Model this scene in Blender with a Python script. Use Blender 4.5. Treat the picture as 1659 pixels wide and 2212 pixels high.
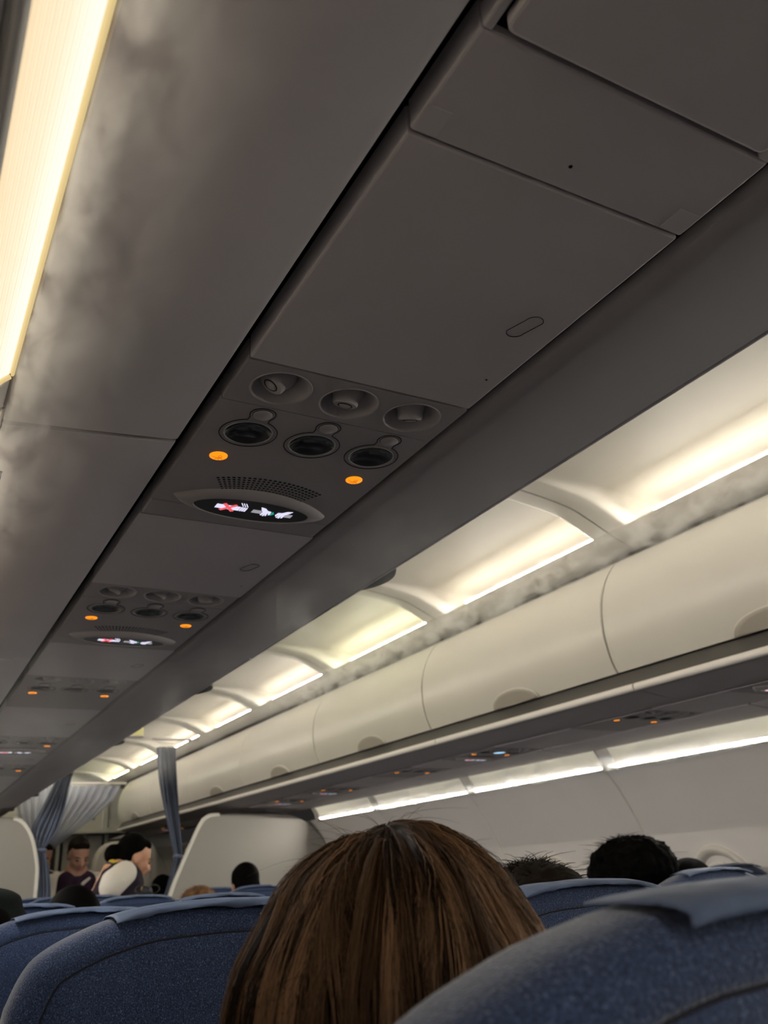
import bpy, bmesh, math, random
import numpy as np
from mathutils import Vector, Matrix, noise as mnoise

# ------------------------------------------------------------------ camera, world, exposure
scene = bpy.context.scene
for _o in list(bpy.data.objects):
    bpy.data.objects.remove(_o, do_unlink=True)
COL = scene.collection
ZC = 1.15            # height of the camera above the cabin floor; everything below is written relative to the camera
XC = 1.415           # cabin centre line
FPX = 1880.0         # focal length for a 1659 x 2212 frame
R = ((0.8793101906511359, 0.14432507893139773, 0.45385444826343735),
     (-0.47402317511270864, 0.3572627591938897, 0.8047765841208575),
     (-0.04599584843363265, -0.922785778219742, 0.3825582170627834))
cam_data = bpy.data.cameras.new('camera')
cam = bpy.data.objects.new('camera', cam_data)
COL.objects.link(cam)
m = Matrix.Identity(4)
for i in range(3):
    m[i][0], m[i][1], m[i][2] = R[i][0], -R[i][1], -R[i][2]
m[2][3] = ZC
cam.matrix_world = m
cam_data.sensor_fit = 'VERTICAL'
cam_data.sensor_height = 36.0
cam_data.lens = FPX / 2212.0 * 36.0
cam_data.clip_start = 0.02
cam_data.dof.use_dof = True
cam_data.dof.focus_distance = 0.92
cam_data.dof.aperture_fstop = 10.0
scene.camera = cam

world = bpy.data.worlds.new('world')
scene.world = world
world.use_nodes = True
world.node_tree.nodes['Background'].inputs[0].default_value = (0.55, 0.52, 0.5, 1)
world.node_tree.nodes['Background'].inputs[1].default_value = 0.03
scene.view_settings.view_transform = 'Standard'
scene.view_settings.look = 'None'
scene.view_settings.exposure = 0.0
scene.view_settings.gamma = 1.0
scene.view_settings.use_curve_mapping = False
scene.cycles.use_denoising = True
scene.cycles.max_bounces = 6
scene.cycles.diffuse_bounces = 4
scene.cycles.volume_bounces = 3
scene.cycles.volume_step_rate = 1.0
scene.cycles.volume_max_steps = 64
scene.cycles.sample_clamp_indirect = 4.0
scene.cycles.adaptive_threshold = 0.15
scene.cycles.adaptive_min_samples = 16

COVE = 79.0          # radiance of the lamp strips in the ceiling coves
SIDE_L, SIDE_R, SLOT = 1.0, 0.52, 350.0

rnd = random.Random(7)
np.random.seed(7)

# ------------------------------------------------------------------ materials
def mat(name, col, rough=0.5, spec=0.4, bump=0.0, bscale=200.0, var=0.0, vscale=8.0, metal=0.0, sheen=0.0, col2=None, coat=0.0, stretch=None):
    m = bpy.data.materials.new(name); m.use_nodes = True
    nt = m.node_tree; b = nt.nodes['Principled BSDF']
    b.inputs['Base Color'].default_value = (*col, 1)
    b.inputs['Roughness'].default_value = rough
    b.inputs['Specular IOR Level'].default_value = spec
    b.inputs['Metallic'].default_value = metal
    b.inputs['Coat Weight'].default_value = coat
    b.inputs['Sheen Weight'].default_value = sheen
    if bump or var or col2:
        tc = nt.nodes.new('ShaderNodeTexCoord')
        src = tc.outputs['Object']
        if stretch:
            mp = nt.nodes.new('ShaderNodeMapping'); mp.inputs['Scale'].default_value = stretch
            nt.links.new(src, mp.inputs[0]); src = mp.outputs[0]
    if bump:
        n = nt.nodes.new('ShaderNodeTexNoise'); n.inputs['Scale'].default_value = bscale; n.inputs['Detail'].default_value = 3
        nt.links.new(src, n.inputs['Vector'])
        bp = nt.nodes.new('ShaderNodeBump'); bp.inputs['Strength'].default_value = bump; bp.inputs['Distance'].default_value = 0.002
        nt.links.new(n.outputs['Fac'], bp.inputs['Height']); nt.links.new(bp.outputs[0], b.inputs['Normal'])
    if var or col2:
        n2 = nt.nodes.new('ShaderNodeTexNoise'); n2.inputs['Scale'].default_value = vscale; n2.inputs['Detail'].default_value = 4
        nt.links.new(src, n2.inputs['Vector'])
        cr = nt.nodes.new('ShaderNodeValToRGB')
        c2 = col2 if col2 else tuple(min(1, c * (1 + var)) for c in col)
        c1 = col if col2 else tuple(c * (1 - var) for c in col)
        cr.color_ramp.elements[0].position = 0.36; cr.color_ramp.elements[0].color = (*c1, 1)
        cr.color_ramp.elements[1].position = 0.66; cr.color_ramp.elements[1].color = (*c2, 1)
        nt.links.new(n2.outputs['Fac'], cr.inputs[0]); nt.links.new(cr.outputs[0], b.inputs['Base Color'])
    return m

def emit(name, col, strength):
    m = bpy.data.materials.new(name); m.use_nodes = True
    nt = m.node_tree; b = nt.nodes['Principled BSDF']
    b.inputs['Base Color'].default_value = (*[c * .5 for c in col], 1)
    b.inputs['Emission Color'].default_value = (*col, 1)
    b.inputs['Emission Strength'].default_value = strength
    if strength < 3: m.cycles.emission_sampling = 'NONE'
    return m

def fabric(name, dark, light, fleck):
    m = bpy.data.materials.new(name); m.use_nodes = True
    nt = m.node_tree; b = nt.nodes['Principled BSDF']
    b.inputs['Roughness'].default_value = 0.75; b.inputs['Specular IOR Level'].default_value = 0.3
    b.inputs['Sheen Weight'].default_value = 0.6; b.inputs['Sheen Roughness'].default_value = 0.4
    tc = nt.nodes.new('ShaderNodeTexCoord')
    n = nt.nodes.new('ShaderNodeTexNoise'); n.inputs['Scale'].default_value = 620; n.inputs['Detail'].default_value = 2
    nt.links.new(tc.outputs['Object'], n.inputs['Vector'])
    cr = nt.nodes.new('ShaderNodeValToRGB')
    e = cr.color_ramp.elements
    e[0].position = 0.35; e[0].color = (*dark, 1)
    e[1].position = 0.60; e[1].color = (*light, 1)
    k = e.new(0.72); k.color = (*fleck, 1)
    nt.links.new(n.outputs['Fac'], cr.inputs[0]); nt.links.new(cr.outputs[0], b.inputs['Base Color'])
    bp = nt.nodes.new('ShaderNodeBump'); bp.inputs['Strength'].default_value = 0.7; bp.inputs['Distance'].default_value = 0.0015
    nt.links.new(n.outputs['Fac'], bp.inputs['Height']); nt.links.new(bp.outputs[0], b.inputs['Normal'])
    return m

MT = {}
MT['panel'] = mat('grey_plastic', (.53, .495, .512), .62, .12, bump=.06, bscale=700, var=.03, vscale=5)
MT['psu'] = mat('service_unit_plastic', (.36, .336, .342), .62, .12, bump=.08, bscale=900)
MT['psu_dark'] = mat('dark_reading_lens', (.035, .034, .035), .16, .8)
MT['black'] = mat('black_void', (.006, .006, .006), .8, .1)
MT['sign_face'] = mat('sign_glass', (.012, .012, .011), .3, .4)
MT['white'] = mat('white_plastic', (.74, .71, .65), .38, .4, bump=.02, bscale=60, var=.02, vscale=3)
MT['ceil'] = mat('ceiling_plastic', (.66, .635, .58), .5, .3, var=.03, vscale=3)
MT['door'] = mat('bin_door_plastic', (.72, .69, .63), .33, .45, var=.02, vscale=2)
MT['groove'] = mat('bin_groove_plastic', (.085, .08, .075), .4, .4)
MT['rail'] = mat('bin_rail_plastic', (.82, .78, .73), .35, .4)
MT['handle'] = mat('handle_plastic', (.42, .385, .335), .35, .4)
MT['handle_dark'] = mat('handle_shade_plastic', (.05, .048, .045), .5, .3)
MT['marks'] = mat('dark_print', (.02, .02, .02), .6, .2)
MT['wall'] = mat('sidewall_plastic', (.88, .835, .81), .36, .45, bump=.03, bscale=30, var=.02, vscale=2)
MT['winframe'] = mat('window_frame_plastic', (.70, .66, .60), .35, .4)
MT['shade'] = mat('window_shade_plastic', (.50, .47, .42), .45, .3)
MT['pane'] = mat('window_pane', (.02, .022, .025), .05, .6)
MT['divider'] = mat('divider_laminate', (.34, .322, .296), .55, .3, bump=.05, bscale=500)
MT['divider_edge'] = mat('divider_edge_trim', (.80, .78, .73), .35, .4)
MT['fab'] = fabric('blue_seat_fabric', (.014, .026, .072), (.042, .072, .165), (.13, .175, .30))
MT['fab2'] = fabric('blue_cushion_fabric', (.025, .04, .09), (.04, .06, .13), (.10, .14, .24))
MT['cover'] = mat('blue_headrest_paper', (.105, .142, .235), .6, .2, bump=.5, bscale=55, var=.15, vscale=30)
MT['shell'] = mat('seat_back_plastic', (.33, .32, .30), .45, .4)
MT['arm'] = mat('armrest_plastic', (.12, .13, .15), .5, .3)
MT['metal'] = mat('seat_frame_metal', (.5, .5, .52), .35, .5, metal=.9)
MT['carpet'] = mat('dark_carpet', (.03, .035, .06), .9, .1, bump=.4, bscale=300, var=.2, vscale=80)
MT['orange'] = emit('orange_call_light', (1.0, .29, .008), 1.15)
MT['orange_icon'] = mat('brown_print', (.22, .06, .004), .6, .2)
MT['sym_white'] = emit('white_symbol', (.80, .78, 1.0), .95)
MT['sym_grey'] = emit('grey_symbol', (.55, .53, .58), .55)
MT['sym_red'] = emit('red_symbol', (1.0, .13, .16), .85)
MT['sym_green'] = emit('green_symbol', (.02, .55, .36), .6)
MT['blue_lamp'] = emit('blue_reading_lamp', (.42, .72, 1.0), 1.3)
MT['chrome'] = mat('lens_rim', (.25, .25, .25), .18, .6)
MT['tape'] = mat('clear_tape', (.555, .52, .535), .3, .4)
MT['curtain'] = mat('blue_grey_curtain', (.135, .165, .25), .8, .2, sheen=.3, var=.1, vscale=20)
MT['hook'] = mat('white_hook', (.8, .78, .72), .4, .4)
MT['exit_face'] = emit('yellow_sign_face', (.78, .72, .28), .28)
MT['exit_red'] = emit('red_sign_letter', (.75, .10, .05), .35)
MT['bulk'] = mat('bulkhead_laminate', (.72, .70, .66), .5, .3)
MT['bulk_dark'] = mat('galley_panel', (.22, .22, .23), .5, .3)
MT['bulk_grey'] = mat('grey_label', (.30, .30, .30), .6, .2)
MT['skin'] = mat('skin', (.52, .27, .17), .5, .35)
MT['skin2'] = mat('skin_pale', (.45, .25, .18), .5, .35)
MT['hair_black'] = mat('black_hair', (.0022, .002, .002), .7, .02)
MT['hair_soft'] = mat('dark_brown_hair', (.008, .0055, .004), .65, .05)
MT['hair_fair'] = mat('light_brown_hair', (.20, .10, .035), .55, .3, col2=(.07, .03, .012), vscale=25)
MT['hair_base'] = mat('brown_hair_base', (.006, .0035, .0025), .8, .02)
MT['shirt'] = mat('white_shirt', (.66, .62, .56), .8, .2, bump=.1, bscale=80)
MT['vest'] = mat('purple_vest', (.014, .008, .018), .8, .2)
MT['vest2'] = mat('dark_plum_vest', (.028, .012, .030), .8, .2)
MT['scarf_y'] = mat('yellow_scarf', (.50, .33, .03), .6, .3)
MT['scarf_d'] = mat('navy_scarf', (.03, .035, .05), .6, .3)
MT['cloth'] = mat('dark_clothes', (.03, .03, .04), .85, .2)
MT['cloth_b'] = mat('blue_grey_clothes', (.06, .08, .12), .85, .2)
MT['hat'] = mat('black_cap_cloth', (.007, .009, .008), .9, .05)
MT['glass_frame'] = mat('spectacle_frame', (.01, .01, .01), .3, .5)

def hair_mat():
    m = bpy.data.materials.new('brown_hair_strands'); m.use_nodes = True
    nt = m.node_tree; b = nt.nodes['Principled BSDF']
    at = nt.nodes.new('ShaderNodeAttribute'); at.attribute_name = 'tone'
    cr = nt.nodes.new('ShaderNodeValToRGB'); e = cr.color_ramp.elements
    e[0].position = 0.0; e[0].color = (.010, .0055, .0035, 1)
    e[1].position = 1.0; e[1].color = (.36, .205, .11, 1)
    k = e.new(.45); k.color = (.115, .060, .029, 1)
    nt.links.new(at.outputs['Fac'], cr.inputs[0]); nt.links.new(cr.outputs[0], b.inputs['Base Color'])
    b.inputs['Roughness'].default_value = .45; b.inputs['Specular IOR Level'].default_value = .16
    return m
MT['hair'] = hair_mat()

def sheer_mat():
    m = bpy.data.materials.new('sheer_curtain'); m.use_nodes = True
    nt = m.node_tree; b = nt.nodes['Principled BSDF']
    b.inputs['Base Color'].default_value = (.62, .66, .82, 1); b.inputs['Roughness'].default_value = .8
    b.inputs['Alpha'].default_value = .72
    b.inputs['Transmission Weight'].default_value = 0.0
    return m
MT['sheer'] = sheer_mat()

# ------------------------------------------------------------------ mesh helpers (all coordinates relative to the camera)
WL = {}              # location of every thing / part frame
def set_props(o, label=None, cat=None, group=None, kind=None):
    if label: o['label'] = label
    if cat: o['category'] = cat
    if group: o['group'] = group
    if kind: o['kind'] = kind
    return o

def thing(name, label, cat, loc, group=None, kind=None):
    o = bpy.data.objects.new(name, None); COL.objects.link(o)
    o.empty_display_size = .05
    o.location = (loc[0], loc[1], loc[2] + ZC)
    WL[o.name] = Vector(loc)
    return set_props(o, label, cat, group, kind)

def mk(name, vf, material, parent=None, smooth=False, bevel=0.0, seg=2, label=None, cat=None, group=None, kind=None, angle=None, sub=0):
    verts, faces = vf
    me = bpy.data.meshes.new(name)
    if parent is not None:
        org = WL[parent.name]
    else:
        a = np.array(verts, float); lo, hi = a.min(0), a.max(0)
        org = Vector(((lo[0] + hi[0]) / 2, (lo[1] + hi[1]) / 2, lo[2]))
    me.from_pydata([(v[0] - org[0], v[1] - org[1], v[2] - org[2]) for v in verts], [], faces)
    bm = bmesh.new(); bm.from_mesh(me)
    bmesh.ops.recalc_face_normals(bm, faces=bm.faces)
    bm.to_mesh(me); bm.free()
    me.materials.append(MT[material] if isinstance(material, str) else material)
    if smooth:
        me.polygons.foreach_set('use_smooth', [True] * len(me.polygons))
        if angle is not None:
            me.set_sharp_from_angle(angle=math.radians(angle))
    o = bpy.data.objects.new(name, me); COL.objects.link(o)
    if parent is not None:
        o.parent = parent
    else:
        o.location = (org[0], org[1], org[2] + ZC)
    WL[o.name] = Vector(org)
    if bevel:
        b = o.modifiers.new('bevel', 'BEVEL'); b.width = bevel; b.segments = seg; b.limit_method = 'ANGLE'; b.angle_limit = math.radians(40)
        b.harden_normals = False
    if sub:
        s = o.modifiers.new('sub', 'SUBSURF'); s.levels = sub; s.render_levels = sub
    return set_props(o, label, cat, group, kind)

def dup(root, loc, label=None, group=None):
    r = root.copy(); COL.objects.link(r)
    r.location = (loc[0], loc[1], loc[2] + ZC); WL[r.name] = Vector(loc)
    if label: r['label'] = label
    if group: r['group'] = group
    for ch in list(root.children):
        c = ch.copy(); COL.objects.link(c); c.parent = r; WL[c.name] = Vector(loc)
        for g in list(ch.children):
            d = g.copy(); COL.objects.link(d); d.parent = c; WL[d.name] = Vector(loc)
    return r

def comb(*vfs):
    V, F = [], []
    for v, f in vfs:
        n = len(V); V += list(v); F += [tuple(i + n for i in q) for q in f]
    return V, F

def box(x0, x1, y0, y1, z0, z1):
    v = [(x, y, z) for x in (x0, x1) for y in (y0, y1) for z in (z0, z1)]
    return v, [(0, 1, 3, 2), (4, 6, 7, 5), (0, 4, 5, 1), (2, 3, 7, 6), (0, 2, 6, 4), (1, 5, 7, 3)]

def prism(poly, y0, y1, ys=None):
    """closed polygon of (x, z) swept along y"""
    ys = ys or [y0, y1]; n = len(poly)
    v = [(p[0], y, p[1]) for y in ys for p in poly]; f = []
    for k in range(len(ys) - 1):
        for i in range(n):
            j = (i + 1) % n; a = k * n
            f.append((a + i, a + j, a + n + j, a + n + i))
    f.append(tuple(range(n - 1, -1, -1))); f.append(tuple((len(ys) - 1) * n + i for i in range(n)))
    return v, f

def thick(pts, t):
    """open (x, z) profile -> closed polygon of thickness t (to the left of its direction)"""
    out = []
    for i, p in enumerate(pts):
        a = pts[max(0, i - 1)]; b = pts[min(len(pts) - 1, i + 1)]
        dx, dz = b[0] - a[0], b[1] - a[1]; L = math.hypot(dx, dz) or 1
        out.append((p[0] - dz / L * t, p[1] + dx / L * t))
    return list(pts) + out[::-1]

def smooth_pts(pts, n=24):
    """Catmull-Rom through the points"""
    P = [pts[0]] + list(pts) + [pts[-1]]; out = []
    segs = len(pts) - 1
    for k in range(n):
        t = k / (n - 1) * segs; i = min(int(t), segs - 1); u = t - i
        p0, p1, p2, p3 = P[i], P[i + 1], P[i + 2], P[i + 3]
        out.append(tuple(.5 * (2 * b + (c - a) * u + (2 * a - 5 * b + 4 * c - d) * u * u + (3 * b - a - 3 * c + d) * u ** 3)
                         for a, b, c, d in zip(p0, p1, p2, p3)))
    return out

def mir(pts):
    return [(2 * XC - p[0], p[1]) for p in pts]

def tube(path, r, n=8, closed=False, caps=True):
    P = [Vector(p) for p in path]; V, F = [], []
    rs = r if isinstance(r, (list, tuple)) else [r] * len(P)
    up = Vector((0.13, 0.21, 0.97))
    for i, p in enumerate(P):
        a = P[i - 1] if (i > 0 or closed) else P[i]; b = P[(i + 1) % len(P)] if (i < len(P) - 1 or closed) else P[i]
        d = (b - a).normalized()
        if abs(d.dot(up)) > .98: up = Vector((.9, .3, .1))
        s = d.cross(up).normalized(); t = s.cross(d)
        for k in range(n):
            w = 2 * math.pi * k / n
            V.append(tuple(p + (s * math.cos(w) + t * math.sin(w)) * rs[i]))
    m_ = len(P)
    for i in range(m_ if closed else m_ - 1):
        for k in range(n):
            j = (i + 1) % m_
            F.append((i * n + k, i * n + (k + 1) % n, j * n + (k + 1) % n, j * n + k))
    if caps and not closed:
        F.append(tuple(range(n))); F.append(tuple((m_ - 1) * n + k for k in range(n - 1, -1, -1)))
    return V, F

def lathe(prof, cx, cy, n=32, cap0=False, cap1=False, sx=1.0, sy=1.0):
    """(r, z) profile turned round a vertical axis"""
    V, F = [], []
    for r, z in prof:
        for k in range(n):
            w = 2 * math.pi * k / n
            V.append((cx + r * sx * math.cos(w), cy + r * sy * math.sin(w), z))
    for i in range(len(prof) - 1):
        for k in range(n):
            F.append((i * n + k, i * n + (k + 1) % n, (i + 1) * n + (k + 1) % n, (i + 1) * n + k))
    if cap0: F.append(tuple(range(n)))
    if cap1: F.append(tuple((len(prof) - 1) * n + k for k in range(n)))
    return V, F

def flat(poly, z, t=.0006):
    """thin plate of an (x, y) polygon hanging just below height z"""
    n = len(poly)
    v = [(p[0], p[1], z) for p in poly] + [(p[0], p[1], z - t) for p in poly]
    f = [tuple(range(n)), tuple(range(2 * n - 1, n - 1, -1))]
    for i in range(n):
        j = (i + 1) % n; f.append((i, j, n + j, n + i))
    return v, f

def grid(rows):
    """rows of points of the same length -> quads"""
    n = len(rows[0]); V = [p for r in rows for p in r]; F = []
    for i in range(len(rows) - 1):
        for k in range(n - 1):
            F.append((i * n + k, i * n + k + 1, (i + 1) * n + k + 1, (i + 1) * n + k))
    return V, F

def roundrect(x0, x1, y0, y1, r, n=5):
    out = []
    for cx, cy, a in ((x1 - r, y1 - r, 0), (x0 + r, y1 - r, 90), (x0 + r, y0 + r, 180), (x1 - r, y0 + r, 270)):
        for k in range(n + 1):
            w = math.radians(a + 90 * k / n); out.append((cx + r * math.cos(w), cy + r * math.sin(w)))
    return out

# ------------------------------------------------------------------ cabin shell
Y_BACK, Y_FRONT = -3.6, 11.2
Y_DIV = 6.38                      # class divider

WALLP = [(2.836, .384), (2.868, .352), (2.935, .262), (3.035, .085), (3.115, -.10), (3.168, -.30), (3.188, -.60), (3.165, -.90), (3.10, -1.15)]
WALLS = smooth_pts(WALLP, 40)
WSEAM = [3.12 + 1.115 * k for k in range(-6, 8)]
def wall_side(side):
    f = (lambda p: p) if side == 'right' else mir
    root = thing('wall_' + side, None, None, (XC * 2 if side == 'right' else 0, 3.5, -1.15), kind='structure')
    prof = f(WALLS)
    for a, b in zip(WSEAM[:-1], WSEAM[1:]):
        if b < -1.5: continue
        t = .012 if side == 'right' else -.012
        poly = thick(prof, t)
        mk('wall_panel', prism(poly, a + .004, b - .004), 'wall', root, smooth=True, angle=40)
        if side == 'right' or a < 3:
            line = [(x, a, z) for x, z in f([(p[0] - .001, p[1]) for p in WALLS[1:]])]
            mk('seam_trim', tube(line, .006, 6), 'rail', root, smooth=True)
    return root
wall_r = wall_side('right')
wall_l = wall_side('left')

def wall_at(z):
    for (x0, z0), (x1, z1) in zip(WALLS[:-1], WALLS[1:]):
        if z1 <= z <= z0:
            u = (z0 - z) / (z0 - z1); return x0 + (x1 - x0) * u, (x1 - x0) / (z1 - z0)
    return WALLS[-1][0], 0

# floor
fl = thing('floor', None, None, (XC, 3.7, -1.15), kind='structure')
mk('carpet', box(-.32, 3.15, Y_BACK, Y_FRONT, -1.17, -1.15), 'carpet', fl)
# back end of the cabin, behind the camera
wb = mk('wall_back', box(-.4, 3.25, Y_BACK - .05, Y_BACK, -1.15, 1.25), 'wall', kind='structure')

# ------------------------------------------------------------------ ceiling panels with light coves
RIBP = [(1.415, 1.198), (1.60, 1.195), (1.768, 1.186), (1.948, 1.158), (2.03, 1.128), (2.125, 1.0835)]
COVP = [(1.415, 1.198), (1.60, 1.197), (1.78, 1.195), (1.97, 1.190), (2.10, 1.181), (2.19, 1.163), (2.245, 1.128), (2.262, 1.05)]
NP = 22
RIBS_ = smooth_pts(RIBP, NP); COVS_ = smooth_pts(COVP, NP)
CEIL0, CEILP = 2.150, 1.186
ceil_root = {}
ceil_top = thing('ceiling', None, None, (XC, 3.7, 1.03), kind='structure')
TUBE_COL = {0: (1.0, .92, .80), 1: (.97, .95, .70), 2: (1.0, .93, .83), 3: (1.0, .93, .80), 4: (1.0, .93, .82)}
def ceiling_module(a, b, side, k):
    f = (lambda p: p) if side == 'R' else mir
    rib, cov = f(RIBS_), f(COVS_)
    rows = []
    def row(y, w):
        rows.append([(r[0] * (1 - w) + c[0] * w, y, r[1] * (1 - w) + c[1] * w) for r, c in zip(rib, cov)])
    e = .085
    row(a + .0025, 0); row(a + e - .012, 0); row(a + e - .004, .04); row(a + e, .16)
    row(a + e + .003, .5); row(a + e + .008, .92); row(a + e + .02, 1)
    for q in (.25, .5, .75): row(a + e + (b - a - 2 * e) * q, 1)
    row(b - e - .05, 1); row(b - e - .03, .9); row(b - e - .012, .45); row(b - e - .004, .14); row(b - e + .006, .02); row(b - .0025, 0)
    v, fc = grid(rows)
    mk('ceiling_panel', (v, fc), 'ceil', ceil_top, smooth=True, angle=60)
    lip = f([(2.262, 1.040), (2.235, 1.041), (2.18, 1.060), (2.127, 1.0825), (2.133, 1.089), (2.185, 1.070), (2.235, 1.050), (2.262, 1.048)])
    mk('valance_lip', prism(lip, a + .0025, b - .0025), 'ceil', ceil_top, bevel=.0015)
    # tube lamp lying in the cove
    sp_ = f([(2.240, 1.088), (2.178, 1.118)]); st_ = f([(2.2405, 1.0885), (2.1775, 1.1190), (2.178, 1.1225), (2.245, 1.092)])
    col = TUBE_COL[k % 5]
    key = 'tube%d' % (k % 5)
    if key not in MT: MT[key] = emit('fluorescent_' + key, col, COVE); MT[key + 'b'] = emit('fluorescent_back_' + key, col, COVE * .010)
    mk('cove_lamp', grid([[(x, y, z) for x, z in sp_] for y in (a + e + .012, b - e - .09)]), key, ceil_top)
    bk_ = f([(2.246, 1.0935), (2.179, 1.1240)])
    mk('lamp_glow', grid([[(x, y, z) for x, z in bk_] for y in (a + e + .02, b - e - .10)]), key + 'b', ceil_top)  # added glowing sheet, brightens the cove wall behind the strip
    mk('lamp_tray', prism(st_, a + e + .012, b - e - .088), 'white', ceil_top)  # added backing, keeps the strip's back light off the cove
for k in range(-5, 7):
    a = CEIL0 + CEILP * k
    for s in 'RL':
        ceiling_module(a, a + CEILP, s, k)
# dark plenum closing the cabin above the bins
for nm, xs in (('trim_1', (2.262, 2.90)), ('trim_2', (-.07, .568))):
    x0, x1 = xs
    mk(nm, box(min(x0, x1), max(x0, x1), Y_BACK, Y_FRONT, 1.043, 1.06), 'groove', kind='structure')
mk('trim_3', box(.4, 2.43, Y_BACK, Y_FRONT, 1.215, 1.235), 'groove', kind='structure')

# ------------------------------------------------------------------ overhead bins
DOORP = smooth_pts([(2.130, .590), (2.108, .635), (2.094, .70), (2.091, .76), (2.098, .825), (2.117, .885), (2.148, .942), (2.186, .988), (2.212, 1.006)], 26)
FLOORP = [(2.2925, .501), (2.2925, .494), (2.2900, .4888), (2.284, .4868), (2.26, .4865), (2.20, .4925), (2.13, .503), (2.083, .511)]
RAILC = (2.078, .5185)
def half_disc(cy, hw, h, off, side, n=20, inner=None):
    """half ellipse standing on the lower door edge, following the door curve, lifted by off"""
    f = (lambda p: p) if side == 'R' else (lambda p: (2 * XC - p[0], p[1]))
    def door_pt(z, o):
        for (x0, z0), (x1, z1) in zip(DOORP[:-1], DOORP[1:]):
            if z0 <= z <= z1:
                u = (z - z0) / (z1 - z0); x = x0 + (x1 - x0) * u
                dx, dz = x1 - x0, z1 - z0; L = math.hypot(dx, dz)
                return f((x - dz / L * o, z + dx / L * o))
        return f((DOORP[0][0], z))
    rows = []
    for j in range(7):
        s = j / 6
        row_ = []
        for i in range(n + 1):
            w = math.pi * i / n
            y = cy - hw * math.cos(w) * s; z = .5925 + h * math.sin(w) * s
            x, zz = door_pt(max(z, .5901), off)
            row_.append((x, y, zz))
        rows.append(row_)
    return rows, door_pt
def overhead_bin(y0, y1, side, cy, label, mark=False, lp=None):
    f = (lambda p: p) if side == 'R' else mir
    o = thing('overhead_bin', label, 'overhead bin', (f([(2.45, 0)])[0][0], (y0 + y1) / 2, .485), 'overhead luggage bins')
    g = .0045
    body = f([(DOORP[0][0] + .03, .60)] + [(x + .03, z) for x, z in DOORP[2:-1]] + [(2.24, 1.0), (2.36, 1.0), (2.78, .98), (2.84, .52), (2.30, .52)])
    mk('body', prism(body, y0, y1), 'groove', o)
    dp = thick(DOORP, -.016) if side == 'R' else thick(mir(DOORP), .016)
    d = mk('door', prism(dp, y0 + g, y1 - g), 'door', o, smooth=True, angle=35, bevel=.003)
    gp = f([(2.092, .527), (2.105, .536), (2.125, .560), (2.140, .589), (2.17, .589), (2.17, .515), (2.10, .512)])
    mk('groove', prism(gp, y0, y1), 'groove', o, smooth=True, angle=30)
    fp = thick(FLOORP, -.006) if side == 'R' else thick(mir(FLOORP), .006)
    ys = y0 - (.125 if side == 'R' else 0)
    ya, yb_ = lp or (ys, ys + (y1 - y0))
    mk('lower_panel', prism(fp, ya + .0025, yb_ - .0025), 'psu', o, smooth=True, angle=35)
    rc = f([RAILC])[0]
    mk('rail', tube([(rc[0], ya + .004, rc[1]), (rc[0], yb_ - .004, rc[1])], .0125 if side == 'R' else .0075, 12), 'rail' if side == 'R' else 'panel', o, smooth=True, angle=50)  # left rail thinner and in darker plastic, standing in for its shade
    # finger scoop with its paddle
    rows, _ = half_disc(cy, .145, .052, .0035, side)
    sc = mk('handle', grid(rows), 'handle', o, smooth=True)
    s_ = sc.modifiers.new('solid', 'SOLIDIFY'); s_.thickness = .005; s_.offset = -1 if side == 'L' else 1
    _, dpt = half_disc(cy, .145, .052, .0, side)
    for hw, h, rr, mt_ in ((.145, .052, .0035, 'door'), (.112, .040, .0012, 'marks')):
        arc = []
        for i in range(25):
            w = math.pi * i / 24; y = cy - hw * math.cos(w); z = .5925 + h * math.sin(w); x, zz = dpt(max(z, .5901), .0055)
            arc.append((x, y, zz))
        mk('handle_rim', tube(arc, rr, 6), mt_, sc, smooth=True)
    if side == 'L':
        pad = [(.742, cy - .10)] + [(.742 + .054 * math.sin(math.pi * i / 14) ** .7, cy - .10 + .2 * i / 14) for i in range(1, 14)] + [(.742, cy + .10)]
        v = [(x, y, z) for z in (.5215, .540) for x, y in pad]; n = len(pad)
        fcs = [tuple(range(n)), tuple(range(2 * n - 1, n - 1, -1))] + [(i, (i + 1) % n, n + (i + 1) % n, n + i) for i in range(n)]
        mk('latch_paddle', (v, fcs), 'handle_dark', o, bevel=.003)
    if mark:
        # seat row figures printed on the groove
        my = cy + (y1 - cy) * .82
        for q, (dy, ww) in enumerate(((0, .020), (-.035, .010), (-.052, .012), (-.075, .016))):
            x0 = 2.1135
            mk('row_figure', box(x0 - .001, x0 + .002, my + dy - ww, my + dy, .533, .546), 'marks', o)
    return o
RB = [2.21 + 1.228 * k for k in range(-3, 8)]
names_r = ['nearest behind the camera', 'at the right frame edge', 'showing the row figures below it', 'second door left of the row figures', 'third door left of the row figures',
           'beside the right curtain', 'just past the curtain', 'far end by the bulkhead', 'farthest', 'x']
R_LABELS = {-3: 'closed cream bin over the right seats behind the viewer', -2: 'closed cream bin over the right seats next behind the viewer',
            -1: 'closed cream bin nearest on the right, cut by the frame edge', 0: 'cream bin on the right with a full round handle, left of the nearest bin',
            1: 'cream bin on the right, third from the frame edge', 2: 'cream bin on the right, fourth from the frame edge',
            3: 'small cream bin just before the right curtain', 4: 'far cream bin behind the right curtain', 5: 'far cream bin beyond the curtain, second from the bulkhead',
            6: 'farthest cream bin against the front bulkhead'}
for k, (a, b) in enumerate(zip(RB[:-1], RB[1:])):
    kk = k - 3
    if kk < -2 or kk > 5: continue
    overhead_bin(a, b, 'R', a + .575, R_LABELS[kk], mark=(kk in (0, 1)))
LB0, LBP = .95, 1.10
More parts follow.
